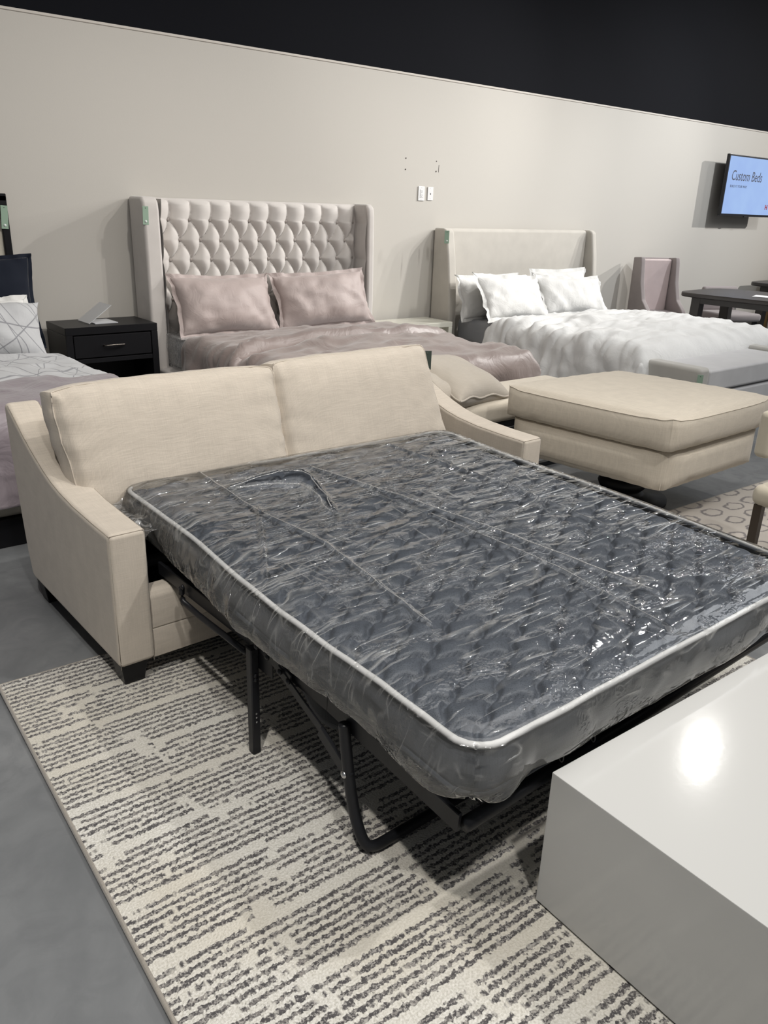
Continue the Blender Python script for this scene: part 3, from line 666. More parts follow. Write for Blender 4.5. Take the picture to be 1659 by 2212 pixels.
def build_wrap():
    Wr = root('plastic_wrap', (.748, 2.22, 0), 'clear crinkled plastic bag around the slate sleeper mattress, torn near the cushions', 'plastic wrap', PH)
    hang = .185
    def fn(s, t):
        # arc coordinates beyond the mattress edges
        u_ = -hang+(MW+2*hang)*s; v_ = -hang+(ML+2*hang)*t
        cu, cv = max(0, min(MW, u_)), max(0, min(ML, v_))
        eu, ev = u_-cu, v_-cv
        S_, T_ = rr(cu/MW, cv/ML, .075); base = mpt(S_, T_)
        d = math.hypot(eu, ev) if (eu and ev) else abs(eu)+abs(ev)
        if d <= 0:
            x, y = base.x, base.y
            e = min(cu, MW-cu, cv, ML-cv)
            h = .021 + .0035*(ridge(x*.8, y*2.6, 0, 4)) + .002*fbm(x, y*2, 1, 12)
            for sg in SEAMS:
                dd = min(dseg(x, y, a, b_) for a, b_ in zip(sg, sg[1:])); h += .008*math.exp(-(dd/.007)**2)
            if .40 < x < .9 and -.35 < y < .3:
                dd = min(dseg(x, y, TEAR[i], TEAR[(i+1) % 12]) for i in range(12)); h += .016*math.exp(-(dd/.012)**2)
            h = h*smooth01(e/.05)+.012*(1-smooth01(e/.05))
            return base+Vector((0, 0, h))
        # outward direction
        ang = math.atan2(ev, eu)
        if eu and ev: dirx, diry = math.copysign(.71, eu), math.copysign(.71, ev)
        elif eu: dirx, diry = math.copysign(1, eu), 0
        else: dirx, diry = 0, math.copysign(1, ev)
        par = base.y if eu else base.x
        k = min(1, d/.03); q = min(1, d/hang)
        loose = (.020+.010*fbm(base.x+3, base.y, 0, 2.5)+.030*max(0, fbm(base.x*1.2, base.y*1.2, 9, 1.8))+.022*smooth01((-1.0-base.y)/.3))
        out = .014*k + loose*math.sin(q*PI*.85)*1.3 + .004*math.sin(par*45+d*50)*k*fbm(par, d, 3, 8)
        drop = max(0, d-.02)*(.90+.08*fbm(base.x, base.y, 4, 2))
        if q > .8: out -= (q-.8)*.22
        if eu and ev: drop *= 1/1.25
        if ev < 0:
            f = smooth01((base.x-.20)/.16); out *= 1-.55*f; drop = drop*(1-f)+min(drop*.86, .128+.012*fbm(base.x*2, 1, 0, 2))*f
        if v_ > ML: out = min(out, .035); drop *= .8
        return base+Vector((dirx*out, diry*out, .012*(1-k)-drop))
    def sk(s, t):
        u_ = -hang+(MW+2*hang)*s; v_ = -hang+(ML+2*hang)*t
        if 0 < u_ < MW and 0 < v_ < ML:
            p = mpt(u_/MW, v_/ML); return inpoly(p.x, p.y, TEAR)
        return False
    link('bag_film', grid_bm(330, 350, fn, None, sk), M_WRAP, Wr)
    # milky tubes paint the glints along seams and folds, and lip the tear
    def onfilm(x, y, dz=.024):
        t = (y-(-1.355))/(.37+1.355); z = .505+.045*t; return (x, y, z+dz)
    def chain(P, n=14, wob=.004, lift=.030):
        out = []
        for a, b_ in zip(P, P[1:]):
            for q in range(n):
                k = q/n; x, y = a[0]+(b_[0]-a[0])*k, a[1]+(b_[1]-a[1])*k
                out.append(onfilm(x+wob*noise.noise(Vector((x*14, y*14, 1))), y+wob*noise.noise(Vector((x*14, y*14, 6))), lift+.002*noise.noise(Vector((x*9, y*9, 3)))))
        return out
    for P, r_ in ((SEAMS[0], .0034), (SEAMS[1], .0022), (SEAMS[2], .0020)):
        pts = chain(P); link('fold_glint', tube_bm(pts, [r_*(.55+.6*abs(noise.noise(Vector((i*.35, r_*900, 0))))) for i in range(len(pts))], 6), M_GLINT_LIP, Wr)
    link('tear_edge', tube_bm(chain(TEAR[6:]+TEAR[:1], 5, .010, .026), .0030, 6), M_GLINT_LIP, Wr)
    link('tear_edge', tube_bm(chain(TEAR[:7], 5, .008, .032), .0022, 6), M_GLINT_LIP, Wr)
    # bunched end of the bag tucked beside the arm
    def bun(s, t):
        x = .135+.17*s; y = .50-.42*t
        return (x, y, .475+.03*math.sin(PI*s)+.025*fbm(x, y, 0, 14)+.03*ridge(x, y, 2, 9)-.02*t)
    link('bag_end', grid_bm(40, 60, bun), M_FILM2, Wr)
    return Wr
build_wrap()

# ---------------------------------------------------------------- white block coffee table
M_WHITEL = plain('white_lacquer', (.55, .55, .535), .115, 0, .25)
bt = root('block_coffee_table', (1.185, .852, 0), 'large glossy white block coffee table beside the mattress foot', 'coffee table', math.radians(-1.6))
link('body', box_bm((0, -1.25, .018), (1.35, 0, .377), .003, 2), M_WHITEL, bt, True, angle=40)
link('plinth', box_bm((.04, -1.21, 0.0125), (1.31, -.04, .02)), M_BLKW, bt, False)

# ---------------------------------------------------------------- ottoman on a turned pedestal
def quad_map(b, w_, d, Q):
    """map centred rectangle w_ x d onto quad Q (FL, FR, BR, BL) keeping overshoot"""
    for v in b.verts:
        s, t = v.co.x/w_+.5, v.co.y/d+.5
        x = (Q[0][0]*(1-s)+Q[1][0]*s)*(1-t)+(Q[3][0]*(1-s)+Q[2][0]*s)*t
        y = (Q[0][1]*(1-s)+Q[1][1]*s)*(1-t)+(Q[3][1]*(1-s)+Q[2][1]*s)*t
        v.co.x, v.co.y = x, y
def qm(p, w_, d, Q):
    b = bmesh.new(); b.verts.new(p); quad_map(b, w_, d, Q); b.verts.ensure_lookup_table(); c = b.verts[0].co.copy(); b.free(); return c
ot = root('swivel_ottoman', (3.72, 2.46, 0), 'big oat linen ottoman with loose top cushion on a black turned pedestal', 'ottoman')
Q = [(3.34-3.72, 1.97-2.46), (4.33-3.72, 1.99-2.46), (4.19-3.72, 2.92-2.46), (3.23-3.72, 2.97-2.46)]
b, path = boxed_cushion(.90, .93, .155, .026, .05, 40, .002, 4, edge=.014)
quad_map(b, .90, .93, Q); top = link('top_cushion', b, M_OTTO, ot, True, (0, 0, .452))
link('piping', tube_bm([qm(p, .90, .93, Q) for p in path], .0022, 6, True), M_OTTO, top)
b, path = boxed_cushion(.90, .93, .19, .012, .08, 40, .002, 9, edge=.03)
Q2 = [(x*.965, y*.965) for x, y in Q]; quad_map(b, .90, .93, Q2); link('base', b, M_OTTO, ot, True, (0, 0, .245))
link('pedestal', lathe([(.24, .002), (.25, .012), (.25, .03), (.13, .045), (.10, .06), (.125, .085), (.135, .11), (.125, .14), (.10, .155), (.14, .17), (.20, .195), (.23, .235), (.23, .25)], 40), M_BLKW, ot)

# ---------------------------------------------------------------- dining armchair at the right
M_CREAMV = velvet('cream_chair_upholstery', (.55, .50, .40), .3)
M_WALN = plain('dark_walnut', (.055, .040, .028), .4)
dc = root('dining_chair', (3.47, 1.24, .012), 'cream upholstered dining chair with square walnut legs on the cloud rug', 'chair', math.radians(1))
link('seat', box_bm((-.27, -.24, .365), (.27, .26, .455), .035, 4), M_CREAMV, dc, True, angle=60)
link('backrest', box_bm((-.275, .215, .570), (.28, .285, .765), .025, 4), M_CREAMV, dc, True, angle=60)
for x, y in ((-.235, -.205), (.235, -.205), (-.235, .225), (.235, .225)):
    link('leg', box_bm((x-.018, y-.018, 0), (x+.018, y+.018, .37), .002, 1), M_WALN, dc, False)
for x in (-.02, .20): link('back_post', box_bm((x-.016, .235, .44), (x+.016, .262, .60), .002, 1), M_WALN, dc, False)

# ---------------------------------------------------------------- daybed bench with two piped cushions
db = root('upholstered_bench', (3.25, 3.31, 0), 'long cream bench with dark metal frame behind the right sofa arm', 'bench')
link('seat_pad', box_bm((-1.0, -.22, .345), (1.0, .22, .475), .04, 5), M_BENCHC, db, True, angle=60)
fr = box_bm((-.97, -.20, .310), (.97, -.17, .348)); box_bm((-.97, .17, .310), (.97, .20, .348), 0, 1, fr)
for x in (-.97, .94): box_bm((x, -.20, .310), (x+.03, .20, .348), 0, 1, fr)
link('frame', fr, M_BLK, db, False)
for x in (-.97, .90): link('sled_leg', tube_bm([(x+.03, -.185, .30), (x+.03, -.185, .015), (x+.03, .185, .015), (x+.03, .185, .30)], .014, 4), M_BLK, db, False)
link('floor_rail', box_bm((-.94, -.20, .002), (.93, -.17, .03)), M_BLK, db, False)
M_PILB = linen('beige_cotton_pillow', (.44, .395, .335), .06, sheen=.3)
def piped_pillow(loc, rot, label, w_=.50, h=.44, seed=0):
    b, edge = pillow_bm(w_, h, .23, .008, 0, seed, 30)
    o = link('throw_pillow', b, M_PILB, None, True, loc, rot)
    p = link('piping', tube_bm([e for e in edge], .006, 8, True), M_PILB, o)
    tag(o, label, 'pillow', 'beige piped pillows on the bench')
    return o
piped_pillow((3.22, 3.07, .520), (math.radians(-76), math.radians(6), math.radians(14)), 'larger beige piped pillow lying uppermost on the cream bench', .56, .48, 2)
piped_pillow((2.86, 3.05, .515), (math.radians(-80), math.radians(-3), math.radians(4)), 'lower beige piped pillow half hidden behind the right sofa cushion', .50, .42, 5)

# ---------------------------------------------------------------- tufted wing bed
M_TUFT = velvet('silver_velvet', (.62, .585, .555), .4, .7)
M_TUFTD = velvet('tuft_button_velvet', (.40, .36, .335), .4, .7)
M_MAUVE = softcloth('mauve_sateen', (.255, .205, .190), .35, .42, .5, 6, .02, .5)
M_MAUVEP = softcloth('dusty_pink_sateen', (.43, .355, .335), .3, .58, .45, 10, .012, .5)
bed = root('tufted_bed', (3.28, 4.6, 0), 'pale velvet wing bed with diamond tufted headboard and mauve bedding below', 'bed')
TX, TZ, TDX, TDZ = 2.607, 1.364, .1658, .1405
def tuft_h(x, z):
    xr = (x-TX)/TDX; zr = (z-TZ)/TDZ
    if zr > 0:
        xr -= .10*math.sin(PI*min(1, zr/1.1))
        fx = abs(xr-round(xr))
        btn = math.exp(-((fx*TDX)**2+(zr*TDZ)**2)/(.014**2))
        return .056*math.sin(PI*fx)**.55*(1-.25*smooth01((zr-.4)/.6))*(.35+.65*smooth01(zr/.25) if fx < .0 else 1) - .008*btn
    xr -= .10*abs(math.sin(PI*zr))
    p, q = xr+zr*.5, xr-zr*.5
    fp, fq = abs(p-round(p)), abs(q-round(q))
    c = (math.sin(PI*fp)*math.sin(PI*fq))**.48
    btn = math.exp(-((fp**2+fq**2)*.16**2)/(.016**2))
    return .060*c+.004-.006*btn
xa, xb, za, zb = 2.465, 4.285, .45, 1.507
def panel(s, t):
    x = xa+(xb-xa)*s; z = za+(zb-za)*t
    e = min((x-xa), (xb-x))/.05
    h = tuft_h(x, z)*(1 if z < 1.47 else max(.2, 1-(z-1.47)/.045))
    h = h*smooth01(e)+.03*(1-smooth01(e))
    rr_ = smooth01((z-1.465)/.042); return (x-3.28, 5.795-h*(1-.75*rr_**2)-4.6, z)
hb = link('headboard', grid_bm(300, 190, panel), M_TUFT, bed)
link('headboard_back', box_bm((2.42-3.28, 5.79-4.6, .05), (4.32-3.28, 5.84-4.6, 1.508), .012, 3), M_TUFT, bed, True, angle=40)
for r_ in range(6):
    z = TZ-TDZ*r_
    for k in range(12):
        x = TX+TDX*k-(TDX/2 if r_ % 2 else 0)
        if 2.50 < x < 4.27 and z > .64 : link('button', lathe([(.012, 0), (.013, .006), (.010, .012), (.003, .014)], 12), M_TUFTD, bed, True, (x-3.28, 5.795-.010-4.6, z), (PI/2, 0, 0))
for x0, x1 in ((2.345, 2.465), (4.285, 4.355)):
    pr = [(5.84, .05), (5.84, 1.515), (5.64, 1.512), (5.60, 1.49), (5.59, 1.42), (5.58, .9), (5.58, .05)]
    wg = link('wing', prism([(y-4.6, z) for y, z in pr], x0-3.28, x1-3.28, 'x', .022, 3), M_TUFT, bed, True, angle=50)
# inner wing face is padded towards the panel
for sx, x in ((1, 2.463), (-1, 4.287)):
    def wf(s, t, sx=sx, x=x):
        z = .45+1.05*t; y = 5.60+.19*s
        h = .03*(abs(math.sin(PI*((z-TZ)/(2*TDZ))))**.5)*math.sin(PI*min(1, .15+s*.85))**.6
        return (x-3.28+sx*(.004+h*.9), y-4.6, z)
    link('wing_padding', grid_bm(16, 80, wf), M_TUFT, bed)
link('side_rail', box_bm((2.38-3.28, 3.68-4.6, .08), (4.31-3.28, 5.78-4.6, .34), .02, 3), M_TUFT, bed, True, angle=40)
link('plinth', box_bm((2.44-3.28, 3.74-4.6, 0.002), (4.24-3.28, 5.7-4.6, .078)), M_BLKW, bed, False)
M_MATW = plain('white_mattress_ticking', (.55, .55, .56), .7)
o = link('mattress', box_bm((2.48, 3.74, .342), (4.25, 5.72, .555), .05, 4), M_MATW, None); tag(o, 'plastic covered mattress corner showing under the mauve duvet beside the black nightstand', 'mattress')
def mw(s, t):
    x = 2.385+.30*s*1.0; y = 4.9+.66*t
    z = .57 if s > .12 else .57-(.12-s)/.12*.20
    return (x-.0+(.01*fbm(x, y, 0, 9)), y, z+.010*fbm(x, y, 2, 12))
def mw(s, t):
    y = 4.95+.76*t; a = s*.55
    if a < .22: x, z = 2.455, .36+a
    else: x, z = 2.455+(a-.22), .58
    return (x-.010*ridge(y, z, 0, 6), y, z+.008*fbm(x, y, 2, 8))
o = link('mattress_plastic_cover', grid_bm(50, 60, mw), M_FILM, None); tag(o, 'crinkled clear plastic on the mattress corner next to the tufted headboard', 'plastic wrap')
def lump_m(x, y):
    # rolled edge of the turned quilt, bending down towards the near corner
    yy = 4.60-.10*max(0, 3.15-x)**1.0-.55*max(0, 2.6-x)**1.3+.03*math.sin(x*3)
    return .055*math.exp(-((y-yy)/.030)**2)-.020*math.exp(-((y-yy+.075)/.03)**2)+.02*math.exp(-((y-yy+.16)/.05)**2)+.012*(ridge(x*.8, y*2.0, 3, 3)-.5)
b, _ = drape_bm(2.43, 4.28, 3.62, 5.30, .60, (.34, .26, .34, 0.0), .12, 130, 120, .020, 3, .035, lump_m)
o = solidify(link('duvet', b, M_MAUVE, None), .015); tag(o, 'mauve sateen duvet with a rolled fold across the tufted bed', 'duvet')
def bedpillow(name, loc, rot, m, w_, h, t, label, grp, flange=.03, wr=.012, seed=0):
    b, _ = pillow_bm(w_, h, t, wr, flange, seed, 34)
    o = link(name, b, m, None, True, loc, rot); tag(o, label, 'pillow', grp); return o
G2 = 'dusty pink pillows on the tufted bed'
bedpillow('bed_pillow', (2.90, 5.42, .585), (math.radians(-24), math.radians(1), math.radians(3)), M_MAUVEP, .80, .42, .25, 'dusty pink pillow leaning on the tufted headboard, nearer the black nightstand', G2, .03, .016, 1)
bedpillow('bed_pillow', (3.79, 5.44, .585), (math.radians(-22), math.radians(-2), math.radians(-3)), M_MAUVEP, .84, .42, .24, 'dusty pink pillow leaning on the tufted headboard, nearer the white nightstand', G2, .03, .018, 8)

# ---------------------------------------------------------------- wing bed with white bedding
M_GREIGE = velvet('greige_upholstery', (.56, .53, .48), .25)
M_WHITE = softcloth('white_washed_linen', (.74, .74, .73), .2, .85, .6, 7, .014, .2, .03)
M_WHITEP = softcloth('white_linen_pillowcase', (.73, .725, .705), .2, .85, .5, 12, .014, .2, .03)
M_GSHEET = softcloth('grey_fitted_sheet', (.33, .34, .36), .2, .8, .4, 8, .015)
bw = root('wing_bed', (6.33, 4.6, 0), 'greige upholstered wing bed with plain headboard and white linen bedding', 'bed')
link('headboard', box_bm((5.30-6.33, 5.74-4.6, .05), (7.37-6.33, 5.84-4.6, 1.332), .035, 5), M_GREIGE, bw, True, angle=60)
for x0, x1 in ((5.245, 5.345), (7.355, 7.43)):
    pr = [(5.84, .05), (5.84, 1.335), (5.71, 1.335), (5.67, 1.31), (5.63, 1.10), (5.595, .85), (5.575, .55), (5.57, .05)]
    link('wing', prism([(y-4.6, z) for y, z in pr], x0-6.33, x1-6.33, 'x', .02, 3), M_GREIGE, bw, True, angle=50)
link('side_rail', box_bm((5.30-6.33, 3.52-4.6, .06), (7.33-6.33, 5.45-4.6, .32), .02, 3), M_GREIGE, bw, True, angle=40)
o = link('mattress', box_bm((5.37, 3.56, .322), (7.29, 5.60, .545), .05, 4), M_GSHEET, None); tag(o, 'mattress in a grey fitted sheet under the white duvet', 'mattress')
def lump_w(x, y):
    return .022*ridge(x*1.3, y*.7, 3, 6)*.6+.02*ridge(x*.8+y*.6, y, 5, 10)*smooth01((5.3-y)/.8)-.012
def lump_w(x, y):
    k = .35+.65*smooth01((y-3.7)/.5); e = smooth01((6.2-x)/.8)
    return k*(.042*(ridge(x*.45+y*.25, y*1.5-x*.3, 3, 4.5)-.45)*(.5+.5*e)+.009*(ridge(x*.6, y*2.4-x*.5, 6, 6)-.45)+.006*(ridge(x*1.2, y, 8, 4)-.5))
b, _ = drape_bm(5.20, 7.35, 3.42, 5.05, .585, (.46, .30, .20, 0.0), .14, 150, 130, .020, 11, .05, lump_w)
o = solidify(link('duvet', b, M_WHITE, None), .015); tag(o, 'rumpled white linen duvet spilling over the side of the wing bed', 'duvet')
G3 = 'white pillows on the wing bed'
bedpillow('bed_pillow', (5.68, 5.42, .555), (math.radians(-16), 0, math.radians(2)), M_WHITEP, .82, .37, .18, 'back left white pillow against the greige headboard, nearer the white nightstand', G3, .03, .013, 3)
bedpillow('bed_pillow', (5.72, 5.12, .575), (math.radians(-32), math.radians(3), math.radians(3)), M_WHITEP, .84, .40, .19, 'front left white linen pillow on the wing bed with a wide loose hem', G3, .045, .014, 6)
bedpillow('bed_pillow', (6.72, 5.46, .555), (math.radians(-14), 0, math.radians(-1)), M_WHITEP, .80, .40, .17, 'back right white pillow standing highest against the greige headboard', G3, .03, .013, 4)
bedpillow('bed_pillow', (6.62, 5.16, .570), (math.radians(-34), math.radians(2), math.radians(-3)), M_WHITEP, .90, .38, .19, 'front right white linen pillow on the wing bed', G3, .035, .014, 9)

# ---------------------------------------------------------------- grey bench with a lid at the white bed's foot
M_GREYV = velvet('dove_grey_velvet', (.60, .595, .60), .35)
M_GREY_SHADED = velvet('dove_grey_velvet_shaded_arm', (.50, .485, .45), .35)  # arm velvet darkened to carry the shade on its side
gb = root('storage_bench', (6.2, 3.22, 0), 'dove grey velvet storage bench at the foot of the white bed', 'bench')
link('body', box_bm((-.78, -.22, .03), (.52, .20, .30), .02, 3), M_GREYV, gb, True, angle=40)
link('seat_lid', box_bm((-.785, -.225, .312), (.515, .205, .475), .022, 3), M_GREYV, gb, True, angle=40)
for x in (-.93, .52): link('arm', box_bm((x, -.235, .03), (x+.14, .29, .50), .03, 4), M_GREY_SHADED, gb, True, angle=50)
for x, y in ((-.87, -.17), (.60, -.17), (-.87, .15), (.60, .15)): link('foot', box_bm((x-.025, y-.025, .001), (x+.025, y+.025, .032)), M_BLKW, gb, False)

# ---------------------------------------------------------------- grey patterned bed at the left
def line_sheet():
    m, nt, b = mat('scribble_line_cotton')
    v = coords(nt)
    out = None
    for rot, sc in ((.55, 2.6), (-.75, 2.2), (1.35, 1.7), (-.25, 1.9), (2.2, 1.5)):
        mp = node(nt, 'ShaderNodeMapping'); mp.inputs['Rotation'].default_value = (rot*.7, .4, rot); mp.inputs['Scale'].default_value = (sc, sc, sc); L(nt, v, mp.inputs[0])
        wv = node(nt, 'ShaderNodeTexWave', Scale=.8, Distortion=1.1, Detail=1.0); L(nt, mp.outputs[0], wv.inputs['Vector'])
        r = ramp(nt, wv.outputs[1], [(0.0, .9), (.0004, .7), (.0010, 0.0)])
        out = r if out is None else math_(nt, 'MAXIMUM', out, r)
    n2 = node(nt, 'ShaderNodeTexNoise', Scale=6.0, Detail=3.0, Distortion=1.0); L(nt, v, n2.inputs['Vector'])
    L(nt, mixc(nt, math_(nt, 'MULTIPLY', out, .75), (.47, .475, .485), (.10, .10, .12)), b.inputs['Base Color']); b.inputs['Roughness'].default_value = .85
    b.inputs['Sheen Weight'].default_value = .2
    bump(nt, b, math_(nt, 'ABSOLUTE', math_(nt, 'SUBTRACT', n2.outputs[0], .5)), .5, .02); return m
M_LINE = line_sheet()
M_PLUM = softcloth('plum_grey_sateen', (.24, .205, .225), .35, .42, .6, 5, .03, .5)
M_NAVY = velvet('navy_velvet', (.006, .009, .018), .1)
M_IVORY = linen('ivory_panel_linen', (.62, .58, .49), .06)
gbed = root('framed_bed', (.6, 4.6, 0), 'bed with ivory headboard panel in a thin black frame at the left', 'bed')
link('headboard_panel', box_bm((-.38-.6, 5.72-4.6, .10), (1.46-.6, 5.76-4.6, 1.46), .01, 2), M_IVORY, gbed, True, angle=40)
f = box_bm((1.455-.6, 5.70-4.6, .02), (1.50-.6, 5.80-4.6, 1.49), .004, 1); box_bm((-.42-.6, 5.70-4.6, 1.455), (1.50-.6, 5.80-4.6, 1.50), .004, 1, f); box_bm((-.42-.6, 5.70-4.6, .02), (-.375-.6, 5.80-4.6, 1.49), .004, 1, f)
link('headboard_frame', f, M_BLKW, gbed, False)
link('side_rail', box_bm((-.38-.6, 3.66-4.6, .135), (1.44-.6, 5.70-4.6, .30), .02, 3), M_IVORY, gbed, True, angle=40)
link('plinth', box_bm((-.33-.6, 3.64-4.6, .002), (1.40-.6, 5.6-4.6, .134)), M_BLKW, gbed, False)
o = link('mattress', box_bm((-.34, 3.70, .302), (1.40, 5.66, .545), .05, 4), M_MATW, None); tag(o, 'mattress hidden under the light grey line patterned duvet', 'mattress')
b, _ = drape_bm(-.36, 1.58, 4.10, 5.10, .605, (.30, .42, 0.0, 0.0), .12, 110, 70, .018, 21, .035)
o = solidify(link('duvet', b, M_LINE, None), .012); tag(o, 'light grey duvet with thin scribbled lines on the left bed', 'duvet')
b, _ = drape_bm(-.38, 1.57, 3.58, 4.22, .625, (.33, .40, .37, 0.0), .12, 110, 80, .022, 31, .02)
o = solidify(link('bed_throw', b, M_PLUM, None), .012); tag(o, 'plum grey sateen throw hanging over the foot of the left bed', 'throw')
G1 = 'pillows on the left bed'
bedpillow('bed_pillow', (1.20, 5.42, .60), (math.radians(-12), 0, math.radians(-2)), M_NAVY, .66, .54, .15, 'navy velvet square pillow against the black framed headboard', G1, .025, .008, 2)
bedpillow('bed_pillow', (1.06, 5.24, .60), (math.radians(-26), 0, math.radians(2)), M_WHITEP, .78, .32, .16, 'plain white pillow squeezed between the navy and patterned pillows', G1, .03, .014, 5)
bedpillow('bed_pillow', (1.06, 5.02, .60), (math.radians(-22), math.radians(3), math.radians(3)), M_LINE, .80, .34, .22, 'light grey pillow with thin scribbled lines on the left bed', G1, .0, .014, 7)

# ---------------------------------------------------------------- nightstands
ns = root('nightstand', (1.99, 5.58, 0), 'black wood nightstand with one drawer between the left bed and tufted bed', 'nightstand')
W2 = .315
link('top', box_bm((-W2, -.19, .645), (W2, .20, .695), .003, 1), M_BLKW, ns, False)
for x in (-W2, W2-.045): link('side_panel', box_bm((x, -.19, .0), (x+.045, .20, .645), .003, 1), M_BLKW, ns, False)
link('back_panel', box_bm((-W2+.045, .18, .02), (W2-.045, .195, .645)), M_BLKW, ns, False)
link('divider_shelf', box_bm((-W2+.045, -.185, .455), (W2-.045, .18, .485), .002, 1), M_BLKW, ns, False)
link('bottom_shelf', box_bm((-W2+.045, -.185, .04), (W2-.045, .18, .075), .002, 1), M_BLKW, ns, False)
dr = link('drawer', box_bm((-W2+.050, -.188, .492), (W2-.050, .12, .638), .003, 1), M_BLKW, ns, False)
M_BRONZE = plain('brushed_bronze', (.20, .18, .16), .3, 1)
link('handle', tube_bm([(-.07, -.19, .568), (-.065, -.212, .57), (0, -.222, .573), (.065, -.212, .57), (.07, -.19, .568)], .006, 8, False, None, 2), M_BRONZE, dr)
M_CARD = plain('satin_card', (.55, .56, .58), .35)
ch = root('tent_card', (1.93, 5.60, .6955), 'small folded grey leaflet standing open on the black nightstand', 'leaflet', math.radians(2))
link('base_page', box_bm((-.02, -.10, 0), (.14, .10, .004)), M_CARD, ch, False)
o = link('raised_page', box_bm((0, -.10, 0), (.20, .10, .003)), M_CARD, ch, False, (-.06, 0, .003), (0, math.radians(-35), 0))
M_CREAML = plain('cream_lacquer', (.66, .65, .57), .25)
nw = root('nightstand', (4.80, 5.585, 0), 'cream lacquer open front nightstand between the tufted bed and wing bed', 'nightstand')
link('top', box_bm((-.33, -.19, .495), (.33, .19, .54), .003, 1), M_CREAML, nw, False)
for x in (-.33, .285): link('side_panel', box_bm((x, -.19, 0), (x+.045, .19, .495), .003, 1), M_CREAML, nw, False)
link('back_panel', box_bm((-.285, .17, .03), (.285, .185, .495)), plain('taupe_inner_panel', (.30, .27, .20), .5), nw, False)
link('bottom_shelf', box_bm((-.285, -.185, .05), (.285, .17, .09), .002, 1), M_CREAML, nw, False)
link('shelf_pin', lathe([(.006, 0), (.005, .004)], 8), M_CHROME, nw, True, (.284, -.15, .43), (0, -PI/2, 0))

# ---------------------------------------------------------------- price tags
M_TAG = plain('sage_card', (.27, .38, .29), .6); M_TAGD = plain('dark_card', (.04, .055, .045), .6); M_DOT = plain('tag_dot', (.6, .66, .62), .5); M_STR = plain('tag_eyelet', (.08, .1, .08), .6)
def price_tag(loc, rz, label, m=M_TAG, tilt=0, w_=.042, h=.12, dot=True):
    t = root('price_tag', loc, label, 'price tag', rz, 'price tags hanging on the furniture')
    t.rotation_euler = (0, tilt, rz)
    link('card', box_bm((-w_/2, -.001, -h), (w_/2, .001, 0), .0008, 1), m, t, False)
    link('eyelet', lathe([(.003, 0), (.003, .001)], 8), M_STR, t, True, (0, -.0012, -.012), (PI/2, 0, 0))
    if dot: link('sticker', lathe([(.009, 0), (.009, .0006)], 14), M_DOT, t, True, (0, -.0012, -h+.022), (PI/2, 0, 0))
    return t
price_tag((1.478, 5.694, 1.43), 0, 'sage green tag on the black frame of the left headboard', tilt=math.radians(4), h=.14)
price_tag((2.362, 5.588, 1.45), 0, 'sage green tag on the left wing of the tufted headboard', tilt=math.radians(2), h=.12)
price_tag((5.225, 5.640, 1.315), math.radians(-38), 'sage green tag on the left wing of the plain greige headboard', h=.11)
price_tag((5.055, 5.387, .40), 0, 'sage green tag inside the open front of the cream nightstand', h=.10, dot=False)
price_tag((5.258, 2.972, .465), math.radians(-38), 'sage green tag on the arm of the grey storage bench', h=.13)
price_tag((2.575, 2.87, .862), math.radians(-30), 'dark tag behind the right corner of the sleeper sofa cushions', M_TAGD, h=.09, dot=False)

# ---------------------------------------------------------------- wall plates and screen
M_PLATE = plain('white_plastic_plate', (.78, .78, .78), .35); M_SLOT = plain('dark_slot', (.05, .045, .05), .6)
p = root('power_outlet', (5.072, 5.849, 1.62), 'white double power outlet on the wall between the two headboards', 'outlet')
link('cover_plate', box_bm((-.037, -.008, -.060), (.037, 0, .060), .003, 2), M_PLATE, p, True, angle=40)
link('socket_face', box_bm((-.017, -.011, -.034), (.017, -.007, .034), .002, 1), M_PLATE, p, False)
for z in (-.017, .017):
    for x, w_ in ((-.006, .0015), (.006, .0015)): link('slot', box_bm((x-w_, -.0116, z), (x+w_, -.0109, z+.008)), M_SLOT, p, False)
    link('slot', lathe([(.003, 0), (.003, .0007)], 10), M_SLOT, p, True, (0, -.0109, z-.008), (PI/2, 0, 0))
for z in (-.05, .05): link('screw', lathe([(.003, 0), (.002, .001)], 10), M_CHROME, p, True, (0, -.0079, z), (PI/2, 0, 0))
p = root('cable_plate', (5.180, 5.849, 1.622), 'white single hole cable plate right of the power outlet', 'wall plate')
link('cover_plate', box_bm((-.033, -.008, -.056), (.033, 0, .056), .003, 2), M_PLATE, p, True, angle=40)
link('cable_hole', lathe([(.007, 0), (.006, .001)], 14), M_SLOT, p, True, (0, -.0079, -.002), (PI/2, 0, 0))
for z in (-.043, .043): link('screw', lathe([(.003, 0), (.002, .001)], 10), M_CHROME, p, True, (0, -.0079, z), (PI/2, 0, 0))

def screen_mat():
    m, nt, b = mat('lit_screen'); 
    tc = node(nt, 'ShaderNodeTexCoord'); n = node(nt, 'ShaderNodeTexNoise', Scale=3.0, Detail=2.0); L(nt, tc.outputs['Object'], n.inputs['Vector'])
    c = mixc(nt, n.outputs[0], (.26, .38, .72), (.36, .52, .80))
    L(nt, c, b.inputs['Emission Color']); b.inputs['Emission Strength'].default_value = 1.0
    b.inputs['Base Color'].default_value = (.02, .02, .02, 1); b.inputs['Roughness'].default_value = .15; return m
tv = root('wall_screen', (10.42, 5.68, 1.88), 'black framed wall screen showing Custom Beds on pale blue', 'screen')
link('bezel', box_bm((-.61, -.02, -.352), (.61, .02, .352), .006, 2), plain('tv_bezel', (.006, .006, .010), .3), tv, True, angle=40)
link('display', box_bm((-.588, -.0225, -.325), (.588, -.018, .330)), screen_mat(), tv, False)
link('wall_mount', box_bm((-.2, .02, -.15), (.2, .168, .15), .01, 1), M_BLK, tv, False)
